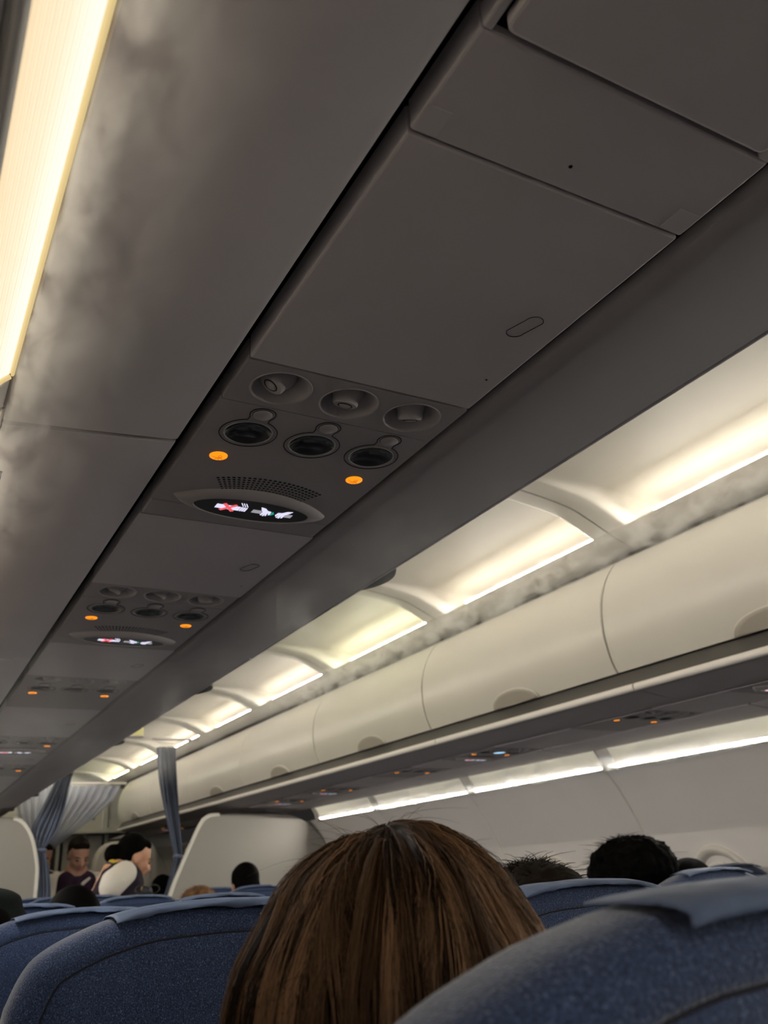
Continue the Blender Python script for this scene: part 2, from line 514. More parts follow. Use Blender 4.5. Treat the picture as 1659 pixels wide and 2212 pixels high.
L_LABELS = {-2: 'grey underside of the left bin two behind the viewer', -1: 'dark grey left bin just behind the camera', 0: 'long dark grey left bin beside the nearest signs and air nozzles',
            1: 'dark grey left bin over the second lit seat belt sign', 2: 'dark grey left bin over the third pair of orange lights', 3: 'dark grey left bin over the fourth pair of orange lights',
            4: 'dark grey left bin beside the left curtain', 5: 'dark far left bin beyond the left curtain', 6: 'farthest dark left bin near the sheer curtain'}
for k in range(-1, 7):
    a = LB0 + LBP * k
    y0_, y1_ = {0: (-.15, 2.05), -1: (-1.25, -.15)}.get(k, (a, a + LBP))
    overhead_bin(y0_, y1_, 'L', a + .455 if k >= 0 else -.7, L_LABELS[k])

# ------------------------------------------------------------------ outer service panels and side lamps
OUTP = [(.047, .486), (.047, .471), (.052, .4675), (.062, .4680), (.15, .4745), (.232, .4812), (.239, .4835), (.2405, .489), (.2405, .512)]
OSEAM = [.915 + 1.16 * k for k in range(-2, 6)]
for s in 'LR':
    f = mir if s == 'R' else (lambda p: p)
    so = thing('trim_6' if s == 'L' else 'trim_7', None, None, (f([(.15, 0)])[0][0], 3.2, .467), kind='structure')
    for q, (a, b) in enumerate(zip(OSEAM[:-1], OSEAM[1:])):
        t = .006 if s == 'L' else -.006
        mk('service_panel', prism(thick(f(OUTP), t), a + .005, b - .005), 'panel', so, smooth=True, angle=30, bevel=.0015)
    x0, x1 = sorted((f([(.2405, 0)])[0][0], f([(.532, 0)])[0][0]))
    mk('trim_4' if s == 'L' else 'trim_5', box(x0 - .01, x1 + .01, Y_BACK, Y_FRONT, .518, .524), 'black', kind='structure')

def lens_mat(name, stops, k):
    m = bpy.data.materials.new(name); m.use_nodes = True
    nt = m.node_tree; b = nt.nodes['Principled BSDF']
    b.inputs['Base Color'].default_value = (.5, .46, .38, 1); b.inputs['Roughness'].default_value = .3
    at = nt.nodes.new('ShaderNodeAttribute'); at.attribute_name = 'across'
    cr = nt.nodes.new('ShaderNodeValToRGB'); e = cr.color_ramp.elements
    e[0].position = stops[0][0]; e[0].color = (*stops[0][1], 1)
    e[1].position = stops[-1][0]; e[1].color = (*stops[-1][1], 1)
    for p, c in stops[1:-1]:
        q = e.new(p); q.color = (*c, 1)
    nt.links.new(at.outputs['Fac'], cr.inputs[0])
    # fine prism ribs of the lens, their shading put into the emission colour
    w1 = nt.nodes.new('ShaderNodeMath'); w1.operation = 'MULTIPLY'; w1.inputs[1].default_value = 40.0
    w2 = nt.nodes.new('ShaderNodeMath'); w2.operation = 'FRACT'
    w3 = nt.nodes.new('ShaderNodeMapRange'); w3.inputs['From Max'].default_value = .55; w3.inputs['To Min'].default_value = .74; w3.inputs['To Max'].default_value = 1.0
    nt.links.new(at.outputs['Fac'], w1.inputs[0]); nt.links.new(w1.outputs[0], w2.inputs[0]); nt.links.new(w2.outputs[0], w3.inputs['Value'])
    vm = nt.nodes.new('ShaderNodeVectorMath'); vm.operation = 'SCALE'
    nt.links.new(cr.outputs[0], vm.inputs[0]); nt.links.new(w3.outputs[0], vm.inputs['Scale']); nt.links.new(vm.outputs[0], b.inputs['Emission Color'])
    b.inputs['Emission Strength'].default_value = k
    return m
MT['lens_L'] = lens_mat('warm_lamp_lens', [(0, (.80, .64, .32)), (.04, (.84, .68, .36)), (.08, (1, .95, .83)), (.28, (1, .92, .78)), (.5, (.93, .77, .54)), (1, (.85, .62, .36))], SIDE_L)
MT['lens_R'] = lens_mat('pale_lamp_lens', [(0, (.80, .76, .62)), (.1, (.82, .78, .62)), (.68, (.80, .75, .57)), (1, (.85, .80, .64))], SIDE_R)
MT['lens_rim'] = emit('glowing_lens_rim', (.78, .60, .28), .75)  # backlight of the plastic rim put in as emission
MT['slot'] = emit('lamp_slot', (1.0, .95, .84), SLOT)
MT['slot_near'] = emit('lamp_slot_dim', (1.0, .90, .70), 1.3)
LENSP = smooth_pts([(.0455, .4665), (.037, .458), (.021, .434), (.008, .405), (.003, .386)], 31)
LAMPC = [.885 + 1.117 * k for k in range(-3, 6)]
def side_lamp(a, b, s, label):
    f = mir if s == 'R' else (lambda p: p)
    o = thing('side_lamp', label, 'lamp', (f([(.02, 0)])[0][0], (a + b) / 2, .38), 'side lamps along the walls')
    prof = []
    for i in range(61):
        t = i / 60 * 30; j = min(int(t), 29); u = t - j
        x = LENSP[j][0] * (1 - u) + LENSP[j + 1][0] * u; z = LENSP[j][1] * (1 - u) + LENSP[j + 1][1] * u
        off = (.00045 if i % 2 else 0.0) if 5 < i < 55 else 0
        prof.append((x + off * .8, z - off * .5))
    slot = f(prof[53:]); pr = f(prof[:54]); n = len(pr)
    ys = [a, a + .004, a + .02, b - .02, b - .004, b]
    rows = []
    for y in ys:
        shr = .004 if y in (a, b) else 0
        rows.append([(x - (shr if s == 'L' else -shr), y, z + shr) for x, z in pr])
    v, fc = grid(rows)
    l = mk('lens', (v, fc), 'lens_' + s, o)
    at = l.data.attributes.new('across', 'FLOAT', 'POINT')
    at.data.foreach_set('value', [(i % n) / (n - 1) for i in range(len(v))])
    mk('glow_slot', grid([[(x, y, z) for x, z in slot] for y in (a + .01, b - .01)]), 'slot_near' if label.startswith('bright') else 'slot', o)
    if not label.startswith('bright'):
        q0 = prof[52]
        mk('baffle', prism(f([(q0[0], q0[1]), (q0[0] + .050, q0[1]), (q0[0] + .050, q0[1] + .002), (q0[0], q0[1] + .002)]), a, b), 'panel', o)  # added ledge, shades the service panels from the slot light
    # frame round the lens
    c0 = f([(.0475, .4675)])[0]; c1 = f([(.0015, .3845)])[0]
    fr = [(p[0], a - .002, p[1]) for p in f(LENSP[::3])] ; fr2 = [(p[0], b + .002, p[1]) for p in f(LENSP[::3])]
    mk('frame', comb(tube([(c0[0], a, c0[1]), (c0[0], b, c0[1])], .0018, 6), tube(fr, .003, 6), tube(fr2, .003, 6)), 'lens_rim' if label.startswith('bright') else 'winframe', o, smooth=True)
    mk('lower_rail', tube([(c1[0], a, c1[1]), (c1[0], b, c1[1])], .004, 8), 'white', o, smooth=True)
    # reflector box behind the lens
    rb = f([(.05, .472), (-.03, .472), (-.03, .386), (.0, .386), (.0, .40), (.018, .44), (.03, .458), (.042, .469)])
    mk('housing', prism(rb, a, b), 'white', o)
    # end bracket
    bp = f([(.05, .473), (.040, .459), (.022, .434), (.010, .404), (.004, .378), (-.03, .372), (-.03, .473)])
    mk('end_bracket', prism(bp, b + .006, b + .075), 'white', o, bevel=.006)
    return o
lampn = {'L': ['behind the camera', 'just behind the camera', 'bright at the upper left', 'past the first', 'far', 'farther', 'x'],
         'R': []}
for s in 'LR':
    for q, (a, b) in enumerate(zip(LAMPC[:-1], LAMPC[1:])):
        if s == 'L':
            lab = ['long lamp on the left wall well behind the camera', 'long lamp on the left wall behind the camera', 'bright warm ribbed lamp strip at the upper left corner',
                   'lamp strip on the left wall just past the first, out of frame', 'fourth lamp strip along the left wall', 'fifth lamp strip along the left wall', 'sixth lamp strip along the left wall', 'last lamp strip along the left wall'][q]
        else:
            lab = ['long lamp on the right wall well behind the camera', 'long lamp on the right wall behind the camera', 'lamp strip on the right wall beside the camera', 'lamp strip on the right wall beside the second row',
                   'glowing lamp strip on the right wall at the frame edge', 'second glowing lamp strip on the right wall from the frame edge', 'third glowing lamp strip on the right wall from the frame edge', 'short glowing strip beside the right divider panel'][q]
        bb = b - .085
        if s == 'L' and q == 2: bb = .812
        side_lamp(a, min(bb, 6.2), s, lab)

# ------------------------------------------------------------------ windows on the right wall
def window(cy, n_):
    o = thing('window_%d' % n_, None, None, (3.1, cy, -.45), kind='structure')
    zc = -.185
    prof = [(1.0, -.004), (1.0, .008), (.985, .016), (.95, .020), (.90, .018), (.85, .010), (.80, -.004), (.76, -.020), (.74, -.030)]
    rows = []
    N = 48
    for s, off in prof:
        row_ = []
        for i in range(N + 1):
            w = 2 * math.pi * i / N
            y = cy + .172 * s * math.cos(w); z = zc + .232 * s * math.copysign(abs(math.sin(w)) ** .85, math.sin(w))
            x, sl = wall_at(z); nx, nz = -1, sl
            L = math.hypot(nx, nz)
            row_.append((x + nx / L * off, y, z + nz / L * off))
        rows.append(row_)
    mk('window_frame', grid(rows), 'winframe', o, smooth=True)
    def plate(s, off, name, m_, z0=-9, parent=o):
        vs = []
        for i in range(N):
            w = 2 * math.pi * i / N
            y = cy + .172 * s * math.cos(w); z = max(z0, zc + .232 * s * math.sin(w))
            x, sl = wall_at(z); vs.append((x - off, y, z))
        v2 = vs + [(x + .004, y, z) for x, y, z in vs]
        fc = [tuple(range(N)), tuple(range(2 * N - 1, N - 1, -1))] + [(i, (i + 1) % N, N + (i + 1) % N, N + i) for i in range(N)]
        return mk(name, (v2, fc), m_, parent, smooth=True, angle=30)
    plate(.80, -.030, 'pane', 'pane')
    sh = plate(.79, -.012, 'shade', 'shade', -.16)
    x, _ = wall_at(-.03)
    hv = [(x - .026 + .012 * (q // 14) , cy + .036 * math.cos(2 * math.pi * (q % 14) / 14), -.034 + .011 * math.sin(2 * math.pi * (q % 14) / 14)) for q in range(28)]
    hf = [tuple(range(14)), tuple(range(27, 13, -1))] + [(i, (i + 1) % 14, 14 + (i + 1) % 14, 14 + i) for i in range(14)]
    mk('shade_handle', (hv, hf), 'rail', sh, bevel=.002)
for k in range(-1, 7):
    window(2.775 + .545 * k, k + 2)

# ------------------------------------------------------------------ passenger service units
PZ = .485
def tile_hole(x0, x1, y0, y1, cx, cy, r, n=40):
    """flat rectangle with a round hole, in the plane z = PZ"""
    inner, outer = [], []
    angs = [2 * math.pi * k / n for k in range(n)]
    for c in ((x1, y1), (x0, y1), (x0, y0), (x1, y0)):
        angs.append(math.atan2(c[1] - cy, c[0] - cx) % (2 * math.pi))
    angs = sorted(set(round(a, 6) for a in angs))
    for a in angs:
        ca, sa = math.cos(a), math.sin(a)
        inner.append((cx + r * ca, cy + r * sa, PZ))
        t = min([((x1 if ca > 0 else x0) - cx) / ca if abs(ca) > 1e-9 else 9, ((y1 if sa > 0 else y0) - cy) / sa if abs(sa) > 1e-9 else 9])
        outer.append((cx + ca * t, cy + sa * t, PZ))
    m_ = len(angs)
    return inner + outer, [(i, (i + 1) % m_, m_ + (i + 1) % m_, m_ + i) for i in range(m_)]
def skirt(x0, x1, y0, y1, h=.026):
    """upturned edges of a panel"""
    v = [(x0, y0, PZ), (x1, y0, PZ), (x1, y1, PZ), (x0, y1, PZ)] + [(x0, y0, PZ + h), (x1, y0, PZ + h), (x1, y1, PZ + h), (x0, y1, PZ + h)]
    return v, [(0, 1, 5, 4), (1, 2, 6, 5), (2, 3, 7, 6), (3, 0, 4, 7)]
def quad(x0, x1, y0, y1):
    return [(x0, y0, PZ), (x1, y0, PZ), (x1, y1, PZ), (x0, y1, PZ)], [(0, 1, 2, 3)]
def panel(name, parent, x0, x1, y0, y1, holes=(), rows=None, material='psu'):
    """tiles: holes = list of (cx, cy, r) sharing one band y0..y1"""
    parts = [skirt(x0, x1, y0, y1)]
    if not holes:
        parts.append(quad(x0, x1, y0, y1))
    else:
        hb = rows or (y0, y1)
        if hb[0] > y0: parts.append(quad(x0, x1, y0, hb[0]))
        if hb[1] < y1: parts.append(quad(x0, x1, hb[1], y1))
        hs = sorted(holes); xs = [x0] + [(a[0] + b[0]) / 2 for a, b in zip(hs[:-1], hs[1:])] + [x1]
        for h, a, b in zip(hs, xs[:-1], xs[1:]):
            parts.append(tile_hole(a, b, hb[0], hb[1], *h))
    o = mk(name, comb(*parts), material, parent)
    w = o.modifiers.new('weld', 'WELD'); w.merge_threshold = .0002
    b = o.modifiers.new('bevel', 'BEVEL'); b.width = .0022; b.segments = 2; b.limit_method = 'ANGLE'; b.angle_limit = math.radians(60)
    return o

def nozzle(parent, cx, cy, tilt, opened):
    br = .033
    bowl = mk('vent_bowl', lathe([(br + .0012, PZ + .0002), (br + .001, PZ - .0008), (br - .0005, PZ - .0006), (br - .0015, PZ + .001), (br - .004, PZ + .006), (br - .009, PZ + .013), (br - .016, PZ + .019), (.012, PZ + .0225), (.0, PZ + .023)], cx, cy, 40), 'psu', parent, smooth=True)
    # eyeball nozzle, tilted
    d = Vector((math.sin(tilt[0]), math.sin(tilt[1]), -1)).normalized(); base = Vector((cx, cy, PZ + .019)); a = d.orthogonal().normalized(); b = d.cross(a)
    prof = [(.0180, -.004), (.0180, .002), (.0168, .006), (.0150, .0115), (.0142, .0175), (.0130, .0192), (.0090, .0194), (.0082, .0188), (.0074, .0194), (.0062, .0205), (.0, .0209)]
    V, F = [], []
    n = 28
    for r, h in prof:
        for k in range(n):
            w = 2 * math.pi * k / n
            V.append(tuple(base + d * h + (a * math.cos(w) + b * math.sin(w)) * r))
    for i in range(len(prof) - 1):
        for k in range(n):
            F.append((i * n + k, i * n + (k + 1) % n, (i + 1) * n + (k + 1) % n, (i + 1) * n + k))
    mk('nozzle', (V, F), 'psu', bowl, smooth=True, angle=35)
    ring = [tuple(base + d * .0196 + (a * math.cos(2 * math.pi * k / 24) + b * math.sin(2 * math.pi * k / 24)) * .0078) for k in range(24)]
    mk('nozzle_slot', tube(ring, .0005, 5, closed=True), 'black', bowl)
    if opened:
        s = [tuple(base + d * .019 + a * q * .006 * (1 if opened > 0 else -1) + b * q * .003) for q in (-1, 0, 1)]
        mk('nozzle_opening', tube(s, .0018, 6), 'black', bowl)
    return bowl

def psu(sx, Y0, label, sign=True, lit=False, lights=True, tilt=((-.55, .25), (-.1, .35), (.15, .3)), opened=(0, 0, 0)):
    """sx: shift from the left-hand unit"""
    o = thing('service_unit', label, 'service unit', (sx + .389, Y0, PZ), 'passenger service units')
    xa, xb = sx + .2565, sx + .5205
    vx = [sx + .308, sx + .389, sx + .470]
    panel('vent_panel', o, xa, xb, Y0 - .2215 + .001, Y0 - .1355 - .0008, [(x, Y0 - .179, .0338) for x in vx])
    for x, t, op in zip(vx, tilt, opened):
        nozzle(o, x, Y0 - .179, t, op)
    rx = [sx + .311, sx + .3925, sx + .474]
    yend = Y0 + .160
    panel('main_panel', o, xa, xb, Y0 - .1355 + .0008, yend - .0006, [(x, Y0 - .070, .0285) for x in rx], rows=(Y0 - .107, Y0 - .030))
    panel('end_panel', o, xa, xb, yend + .0006, Y0 + .217 - .001)
    for i, x in enumerate(rx):
        on = lit and i == 1
        rl = mk('reading_light', lathe([(.0290, PZ + .001), (.0287, PZ - .0010), (.0279, PZ - .0010), (.0273, PZ + .001), (.0270, PZ + .004)], x, Y0 - .070, 40), 'chrome', o, smooth=True)
        mk('lens', lathe([(.0, PZ + .009), (.009, PZ + .0085), (.017, PZ + .0066), (.023, PZ + .0038), (.0274, PZ + .0002)], x, Y0 - .070, 40), 'blue_lamp' if on else 'psu_dark', rl, smooth=True)
        # keyhole-shaped collar joining the lamp to its switch
        key = []
        for k in range(33):
            w = math.radians(-90 + 21 + (360 - 42) * k / 32); key.append((x + .034 * math.cos(w), Y0 - .070 + .034 * math.sin(w), PZ - .0002))
        for k in range(13):
            w = math.radians(180 + 35 - 250 * k / 12 - 0)
            w = math.radians(145 + 250 * k / 12)
            key.append((x + .0148 * math.cos(w) * 1.0, Y0 - .118 + .0148 * math.sin(w), PZ - .0002))
        mk('collar_line', tube(key, .00055, 5, closed=True), 'black', rl)
        sw = mk('switch', lathe([(.0112, PZ + .0005), (.0110, PZ - .0012), (.0100, PZ - .0020), (.0, PZ - .0022)], x, Y0 - .118, 28), 'psu', o, smooth=True, angle=40)
        mk('switch_line', tube([(x + .0112 * math.cos(2 * math.pi * k / 24), Y0 - .118 + .0112 * math.sin(2 * math.pi * k / 24), PZ - .0002) for k in range(24)], .0005, 5, closed=True), 'black', sw)
    for x in ((sx + .298, sx + .485) if lights else ()):
        c = mk('call_light', lathe([(.0113, PZ + .0005), (.0110, PZ - .0010), (.0100, PZ - .0016), (.0, PZ - .0018)], x, Y0, 32), 'orange', o, smooth=True, angle=40)
        zz = PZ - .0019
        head = [(x + .0018 + .0022 * math.cos(2 * math.pi * k / 14), Y0 - .0012 + .0026 * math.sin(2 * math.pi * k / 14), zz) for k in range(14)]
        body = [(x - .0082, Y0 + .0002, zz), (x - .004, Y0 + .0024, zz), (x + .001, Y0 + .0026, zz), (x + .0055, Y0 + .003, zz), (x + .006, Y0 + .006, zz)]
        arm = [(x - .003, Y0 + .0075, zz), (x - .0015, Y0 + .0045, zz), (x + .0025, Y0 + .0052, zz), (x + .002, Y0 + .0082, zz)]
        mk('attendant_symbol', comb(tube(head, .00026, 4, closed=True), tube(body, .00026, 4), tube(arm, .00026, 4)), 'orange_icon', c)
    if sign:
        cx, cy = sx + .3905, Y0 + .131
        # loudspeaker perforation
        holes = []
        for j in range(7):
            rr = .157 - .0068 * j
            for i in range(23):
                w = math.radians(-27.5 + 55 * i / 22)
                hx = cx + rr * math.sin(w); hy = Y0 + .201 - rr * math.cos(w)
                e_ = ((hx - cx) / .111)
                if hy > cy - .049 * (1 - e_ * e_) - .002: continue
                s_ = .0021 * (1 - .06 * j)
                pts = [(hx + s_ * 1.15 * math.cos(2 * math.pi * q / 7), hy + s_ * .9 * math.sin(2 * math.pi * q / 7)) for q in range(7)]
                holes.append(flat(pts, PZ, .0003))
        mk('speaker_holes', comb(*holes), 'black', o, kind='stuff')
        # eye-shaped bezel with the dark display
        N = 56
        def eye(a, b, z, p=1.0):
            out = []
            for k in range(N):
                w = 2 * math.pi * k / N; x = math.cos(w)
                out.append((cx + a * x, cy + b * (1 - x * x) ** p * (1 if math.sin(w) >= 0 else -1), z))
            return out
        def elli(a, b, z):
            return [(cx + a * math.cos(2 * math.pi * k / N), cy + b * math.sin(2 * math.pi * k / N), z) for k in range(N)]
        rows = [eye(.112, .050, PZ + .001, .9), eye(.111, .049, PZ - .002, .85), eye(.106, .046, PZ - .006, .75), elli(.088, .0375, PZ - .0095), elli(.084, .0345, PZ - .0098), elli(.0832, .0340, PZ - .008)]
        rows = [r + [r[0]] for r in rows]
        bz = mk('sign_bezel', grid(rows), 'psu', o, smooth=True, angle=50)
        fc_ = elli(.0834, .0342, PZ - .0084)
        mk('sign_display', (fc_ + [(a, b, c + .003) for a, b, c in fc_], [tuple(range(N)), tuple(range(2 * N - 1, N - 1, -1))] + [(i, (i + 1) % N, N + (i + 1) % N, N + i) for i in range(N)]), 'sign_face', bz)
        SZ = PZ - .0085
        def P(pts, ox):      # s to the right, t towards the viewer
            return flat([(cx + ox + s * 1.12, cy - t * 1.2) for s, t in pts], SZ, .0004)
        def rect(s0, s1, t0, t1, sh=0):
            return [(s0, t0), (s1, t0), (s1 + sh, t1), (s0 + sh, t1)]
        ox = -.0305
        sm = comb(P(rect(-.0195, .0108, -.0055, .0055), ox), P(rect(.0116, .0138, -.0055, .0055), ox), P(rect(.0146, .0168, -.0055, .0055), ox), P(rect(.0176, .0196, -.0055, .0055), ox),
                  P(rect(.0120, .0134, .008, .0165, -.005), ox), P(rect(.0150, .0164, .008, .0165, -.005), ox), P(rect(.0180, .0194, .008, .0165, -.005), ox))
        mk('no_smoking_symbol', sm, 'sym_white', bz)
        def cross(w_, l_, z):
            c_, s_ = math.cos(math.radians(52)), math.sin(math.radians(52)); out = []
            for sg in (1, -1):
                pts = [(-l_, -w_), (l_, -w_), (l_, w_), (-l_, w_)]
                out.append(flat([(cx + ox - .004 + a * c_ - sg * b * s_ * 1.0, cy - sg * (a * s_) - b * c_) for a, b in pts], z - (.0001 if sg > 0 else 0), .0003))
            return comb(*out)
        mk('red_cross', cross(.0026, .0145, SZ - .0004), 'sym_red', bz)
        ox = .0300
        mk('belt_strap', comb(P([(-.0265, -.0045), (-.0135, -.0045), (-.0135, .0040), (-.0265, .0040)], ox), P([(.0150, -.0045), (.0262, -.0045), (.0262, .0040), (.0165, .0040)], ox)), 'sym_grey', bz)
        lh = [(-.0195, .0135), (-.0130, .0118), (-.0080, .0060), (-.0030, .0050), (-.0018, -.0030), (-.0035, -.0060), (-.0048, -.0020), (-.0062, .0000), (-.0050, -.0088), (-.0068, -.0090), (-.0080, -.0020), (-.0080, -.0100), (-.0098, -.0100), (-.0104, -.0020), (-.0116, -.0090), (-.0134, -.0080), (-.0130, .0010), (-.0170, .0070)]
        mk('belt_hands_symbol', comb(P(lh, ox), P([(-a + .0010 + .0022, b) for a, b in lh][::-1], ox)), 'sym_white', bz)
        mk('green_arrow', P([(-.0012, -.0065), (.0026, -.0002), (-.0012, .0062)], ox), 'sym_green', bz)
    return o

LAB_L = ['grey service unit nearest on the left, air nozzles and lit signs clearly seen', 'second lit-sign service unit on the left', 'service unit on the left without a lit sign, third along',
         'far left service unit with its sign cut by the frame edge', 'farthest left service unit showing one orange light']
ROWS_L = [.937, 1.708, 2.478, 3.455, 4.225]
ROWS_R = [.937, 1.708, 2.478, 3.435, 4.165, 5.10, 5.86]
SXR = 2.0505
SIGN_L = [1, 1, 0, 1, 0]
TILTS = [((-.75, .15), (-.1, .30), (.15, .45)), ((-.6, .5), (-.5, .5), (.2, .6)), ((.4, .5), (.2, .5), (.1, .4)), ((0, .3), (.2, .5), (.1, .4)), ((0, .3), (.2, .5), (.1, .4))]
for q, y in enumerate(ROWS_L):
    psu(0, y, LAB_L[q], bool(SIGN_L[q]), tilt=TILTS[q], opened=((0, 0, 0), (1, 1, 0), (0, 0, 0), (0, 0, 0), (0, 0, 0))[q])
LAB_R = ['service unit over the right seats beside the camera', 'right service unit cut by the frame edge, pink and white sign showing', 'right service unit with two orange lights and no sign, nearest fully in view',
         'right service unit with a glowing blue reading light', 'right service unit without a sign, left of the blue reading light', 'right service unit with lit sign, second from the divider', 'right service unit with lit sign, nearest the divider']
SIGN_R = [1, 1, 0, 1, 0, 1, 1]
for q, y in enumerate(ROWS_R):
    if q == 0: continue
    psu(SXR, y, LAB_R[q], bool(SIGN_R[q]), lit=(q == 3))
psu(SXR, 8.75, 'far service unit with orange lights seen past the right curtain', True)

# blank panels between the units
def blank(sx, y0, y1, label, marks=False):
    o = thing('blank_panel', label, 'panel', (sx + .389, (y0 + y1) / 2, PZ), 'blank panels between service units')
    panel('panel_plate', o, sx + .2565, sx + .5205, y0 + .0012, y1 - .0012, material='panel')
    if marks:
        st = []
        ux, uy = .005, -.0135
        for k in range(24):
            w = 2 * math.pi * k / 24
            cxx = sx + .480 + (.0035 if math.sin(w) > 0 else -.0035); cyy = y0 + (y1 - y0) * .5 + (-.0095 if math.sin(w) > 0 else .0095)
            st.append((cxx + .0095 * math.cos(w), cyy - .0095 * math.sin(w), PZ - .0001))
        mk('release_slot', tube(st, .0004, 5, closed=True), 'black', o)
        mk('pin_hole', lathe([(.0013, PZ + .0002), (.0012, PZ - .0003), (0, PZ - .0003)], sx + .502, y1 - .064, 10), 'black', o)
    return o
BL = {'left': ['plain left panel between the nearest and the second lit sign', 'plain left panel just past the second lit sign', 'long plain left panel past the unit without a sign', 'plain left panel beyond the fourth unit, near the left frame edge'],
      'right': ['right plain panel beside the camera', 'right plain panel between the pink sign at the frame edge and the signless unit', 'long right plain panel before the blue reading light', 'right plain panel just past the blue reading light',
                'long right plain panel amid the second signless unit and the lit sign', 'right plain panel between the last two lit signs']}
for sx, rows_, nm in ((0, ROWS_L, 'left'), (SXR, ROWS_R, 'right')):
    for q in range(len(rows_)):
        if q == 0 or (nm == 'right' and q == 1): continue
        a, b = rows_[q - 1] + .217, rows_[q] - .2215
        blank(sx, a, b, BL[nm][q - 1], nm == 'left')
    e = rows_[-1] + .217
    blank(sx, e, Y_DIV + .6 if nm == 'left' else Y_DIV + 2.1, 'far plain panel of the %s service channel near the divider' % nm)
    blank(sx, (9.0 if nm == 'right' else Y_DIV + .62), Y_FRONT - .1, 'farthest plain panel of the %s service channel, past the divider' % nm)
blank(0, .392, .937 - .2215, 'large plain panel on the left between the nearest nozzles and the camera', True)
blank(SXR, .0, ROWS_R[0 + 1] - .2215, 'plain panel over the right seats beside the camera')
# frame with an inset door right over the camera
fo = thing('mask_door_panel', 'dark grey panel at the top with a rounded inset door', 'panel', (.389, .1, PZ))
panel('frame_plate', fo, .2565, .5205, .3005, .3908, material='panel')
mk('frame_side', comb(box(.2565, .2645, -.8, .3005, PZ, PZ + .02), box(.5085, .5205, -.8, .3005, PZ, PZ + .02)), 'panel', fo, bevel=.002)
mk('door_gap', box(.2600, .5130, -.8, .3003, PZ + .009, PZ + .012), 'black', fo)
dr = roundrect(.2685, .5055, -.8, .2945, .008)
mk('inset_door', flat(dr, PZ + .008, .012), 'panel', fo, bevel=.0025)
mk('pin_hole', lathe([(.0017, PZ + .0002), (.0015, PZ - .0004), (0, PZ - .0004)], .384, .3685, 10), 'black', fo)
for a, b in ((.2575, .2765), (.4955, .5165)):
    mk('clear_tape', flat([(a, .3655), (b, .3655), (b, .3885), (a, .3885)], PZ, .0004), 'tape', fo)

# ------------------------------------------------------------------ class divider, curtains, front end
def outline_panel(name, pts, y, t, material, parent, **kw):
    n = len(pts)
    v = [(x, y, z) for x, z in pts] + [(x, y + t, z) for x, z in pts]
    return mk(name, (v, [tuple(range(n)), tuple(range(2 * n - 1, n - 1, -1))] + [(i, (i + 1) % n, n + (i + 1) % n, n + i) for i in range(n)]), material, parent, **kw)
def divider(side, label):
    if side == 'R':
        edge = smooth_pts([(1.745, -.30), (1.785, -.08), (1.845, .08), (1.915, .24), (1.975, .365), (2.02, .42), (2.10, .440), (2.30, .443), (2.60, .438), (2.72, .418), (2.84, .355), (2.95, .235), (3.03, .07)], 50)
        pts = edge + [(3.10, -.1), (3.16, -.4), (3.15, -.9), (3.08, -1.15), (1.74, -1.15)]
        root = thing('cabin_divider', label, 'divider', (2.4, Y_DIV, -1.15), 'cabin dividers')
    else:
        edge = smooth_pts([(.915, -.30), (.912, .02), (.908, .12), (.890, .21), (.862, .30), (.825, .37), (.775, .42), (.70, .440), (.55, .443), (.25, .438), (.10, .41), (0, .35), (-.12, .235), (-.2, .07)], 50)
        pts = edge + [(-.27, -.1), (-.32, -.4), (-.3, -.9), (-.25, -1.15), (.915, -1.15)]
        root = thing('cabin_divider', label, 'divider', (.4, Y_DIV, -1.15), 'cabin dividers')
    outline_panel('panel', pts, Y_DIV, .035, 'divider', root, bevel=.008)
    mk('edge_trim', tube([(x, Y_DIV + .012, z) for x, z in edge[:26]], .016, 8), 'divider_edge', root, smooth=True)
    return root
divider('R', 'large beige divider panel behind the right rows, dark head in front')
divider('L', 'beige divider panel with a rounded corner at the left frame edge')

def curtain(name, keys, y, pleats, amp, material, label, cat, group=None, thick_=.003, nz=40, nu=90, hooks=True, rail=None):
    """keys: (z, x centre, width) from top to bottom"""
    root = thing(name, label, cat, (keys[0][1], y, keys[-1][0]), group)
    K = smooth_pts(keys, nz)
    rows = []
    for z, xc, w in K:
        row_ = []
        for i in range(nu + 1):
            u = i / nu
            a = amp * (.5 + .5 * min(1, w / .1))
            row_.append((xc + w * (u - .5) + .004 * math.sin(9 * u + z * 6), y + a * math.sin(2 * math.pi * pleats * u + .6 * math.sin(3 * z)) + a * .4 * math.sin(2 * math.pi * pleats * .37 * u + 2 * z), z))
        rows.append(row_)
    c = mk('drape', grid(rows), material, root, smooth=True)
    s = c.modifiers.new('solid', 'SOLIDIFY'); s.thickness = thick_
    if hooks:
        z, xc, w = K[0]
        for i in range(7):
            u = (i + .5) / 7; x = xc + w * (u - .5)
            ring = [(x + .009 * math.cos(q * math.pi / 5), y, z + .012 + .016 * math.sin(q * math.pi / 5)) for q in range(10)]
            mk('hook', tube(ring, .0025, 5, closed=True), 'hook', root, smooth=True)
    if rail:
        mk('rail', box(rail[0], rail[1], y - .014, y + .014, rail[2], rail[2] + .014), 'panel', root, bevel=.004)
    return root
YC = Y_DIV + .06
rc_ = curtain('curtain', [(.915, 1.725, .125), (.75, 1.745, .12), (.62, 1.765, .115), (.40, 1.805, .09), (.22, 1.838, .062), (.17, 1.842, .05), (.10, 1.835, .055), (-.02, 1.815, .07), (-.2, 1.80, .09), (-1.0, 1.79, .10)], YC, 6, .022, 'curtain',
              'narrow gathered blue-grey curtain hanging by the right divider', 'curtain', 'aisle curtains', rail=(1.62, 1.96, .962))
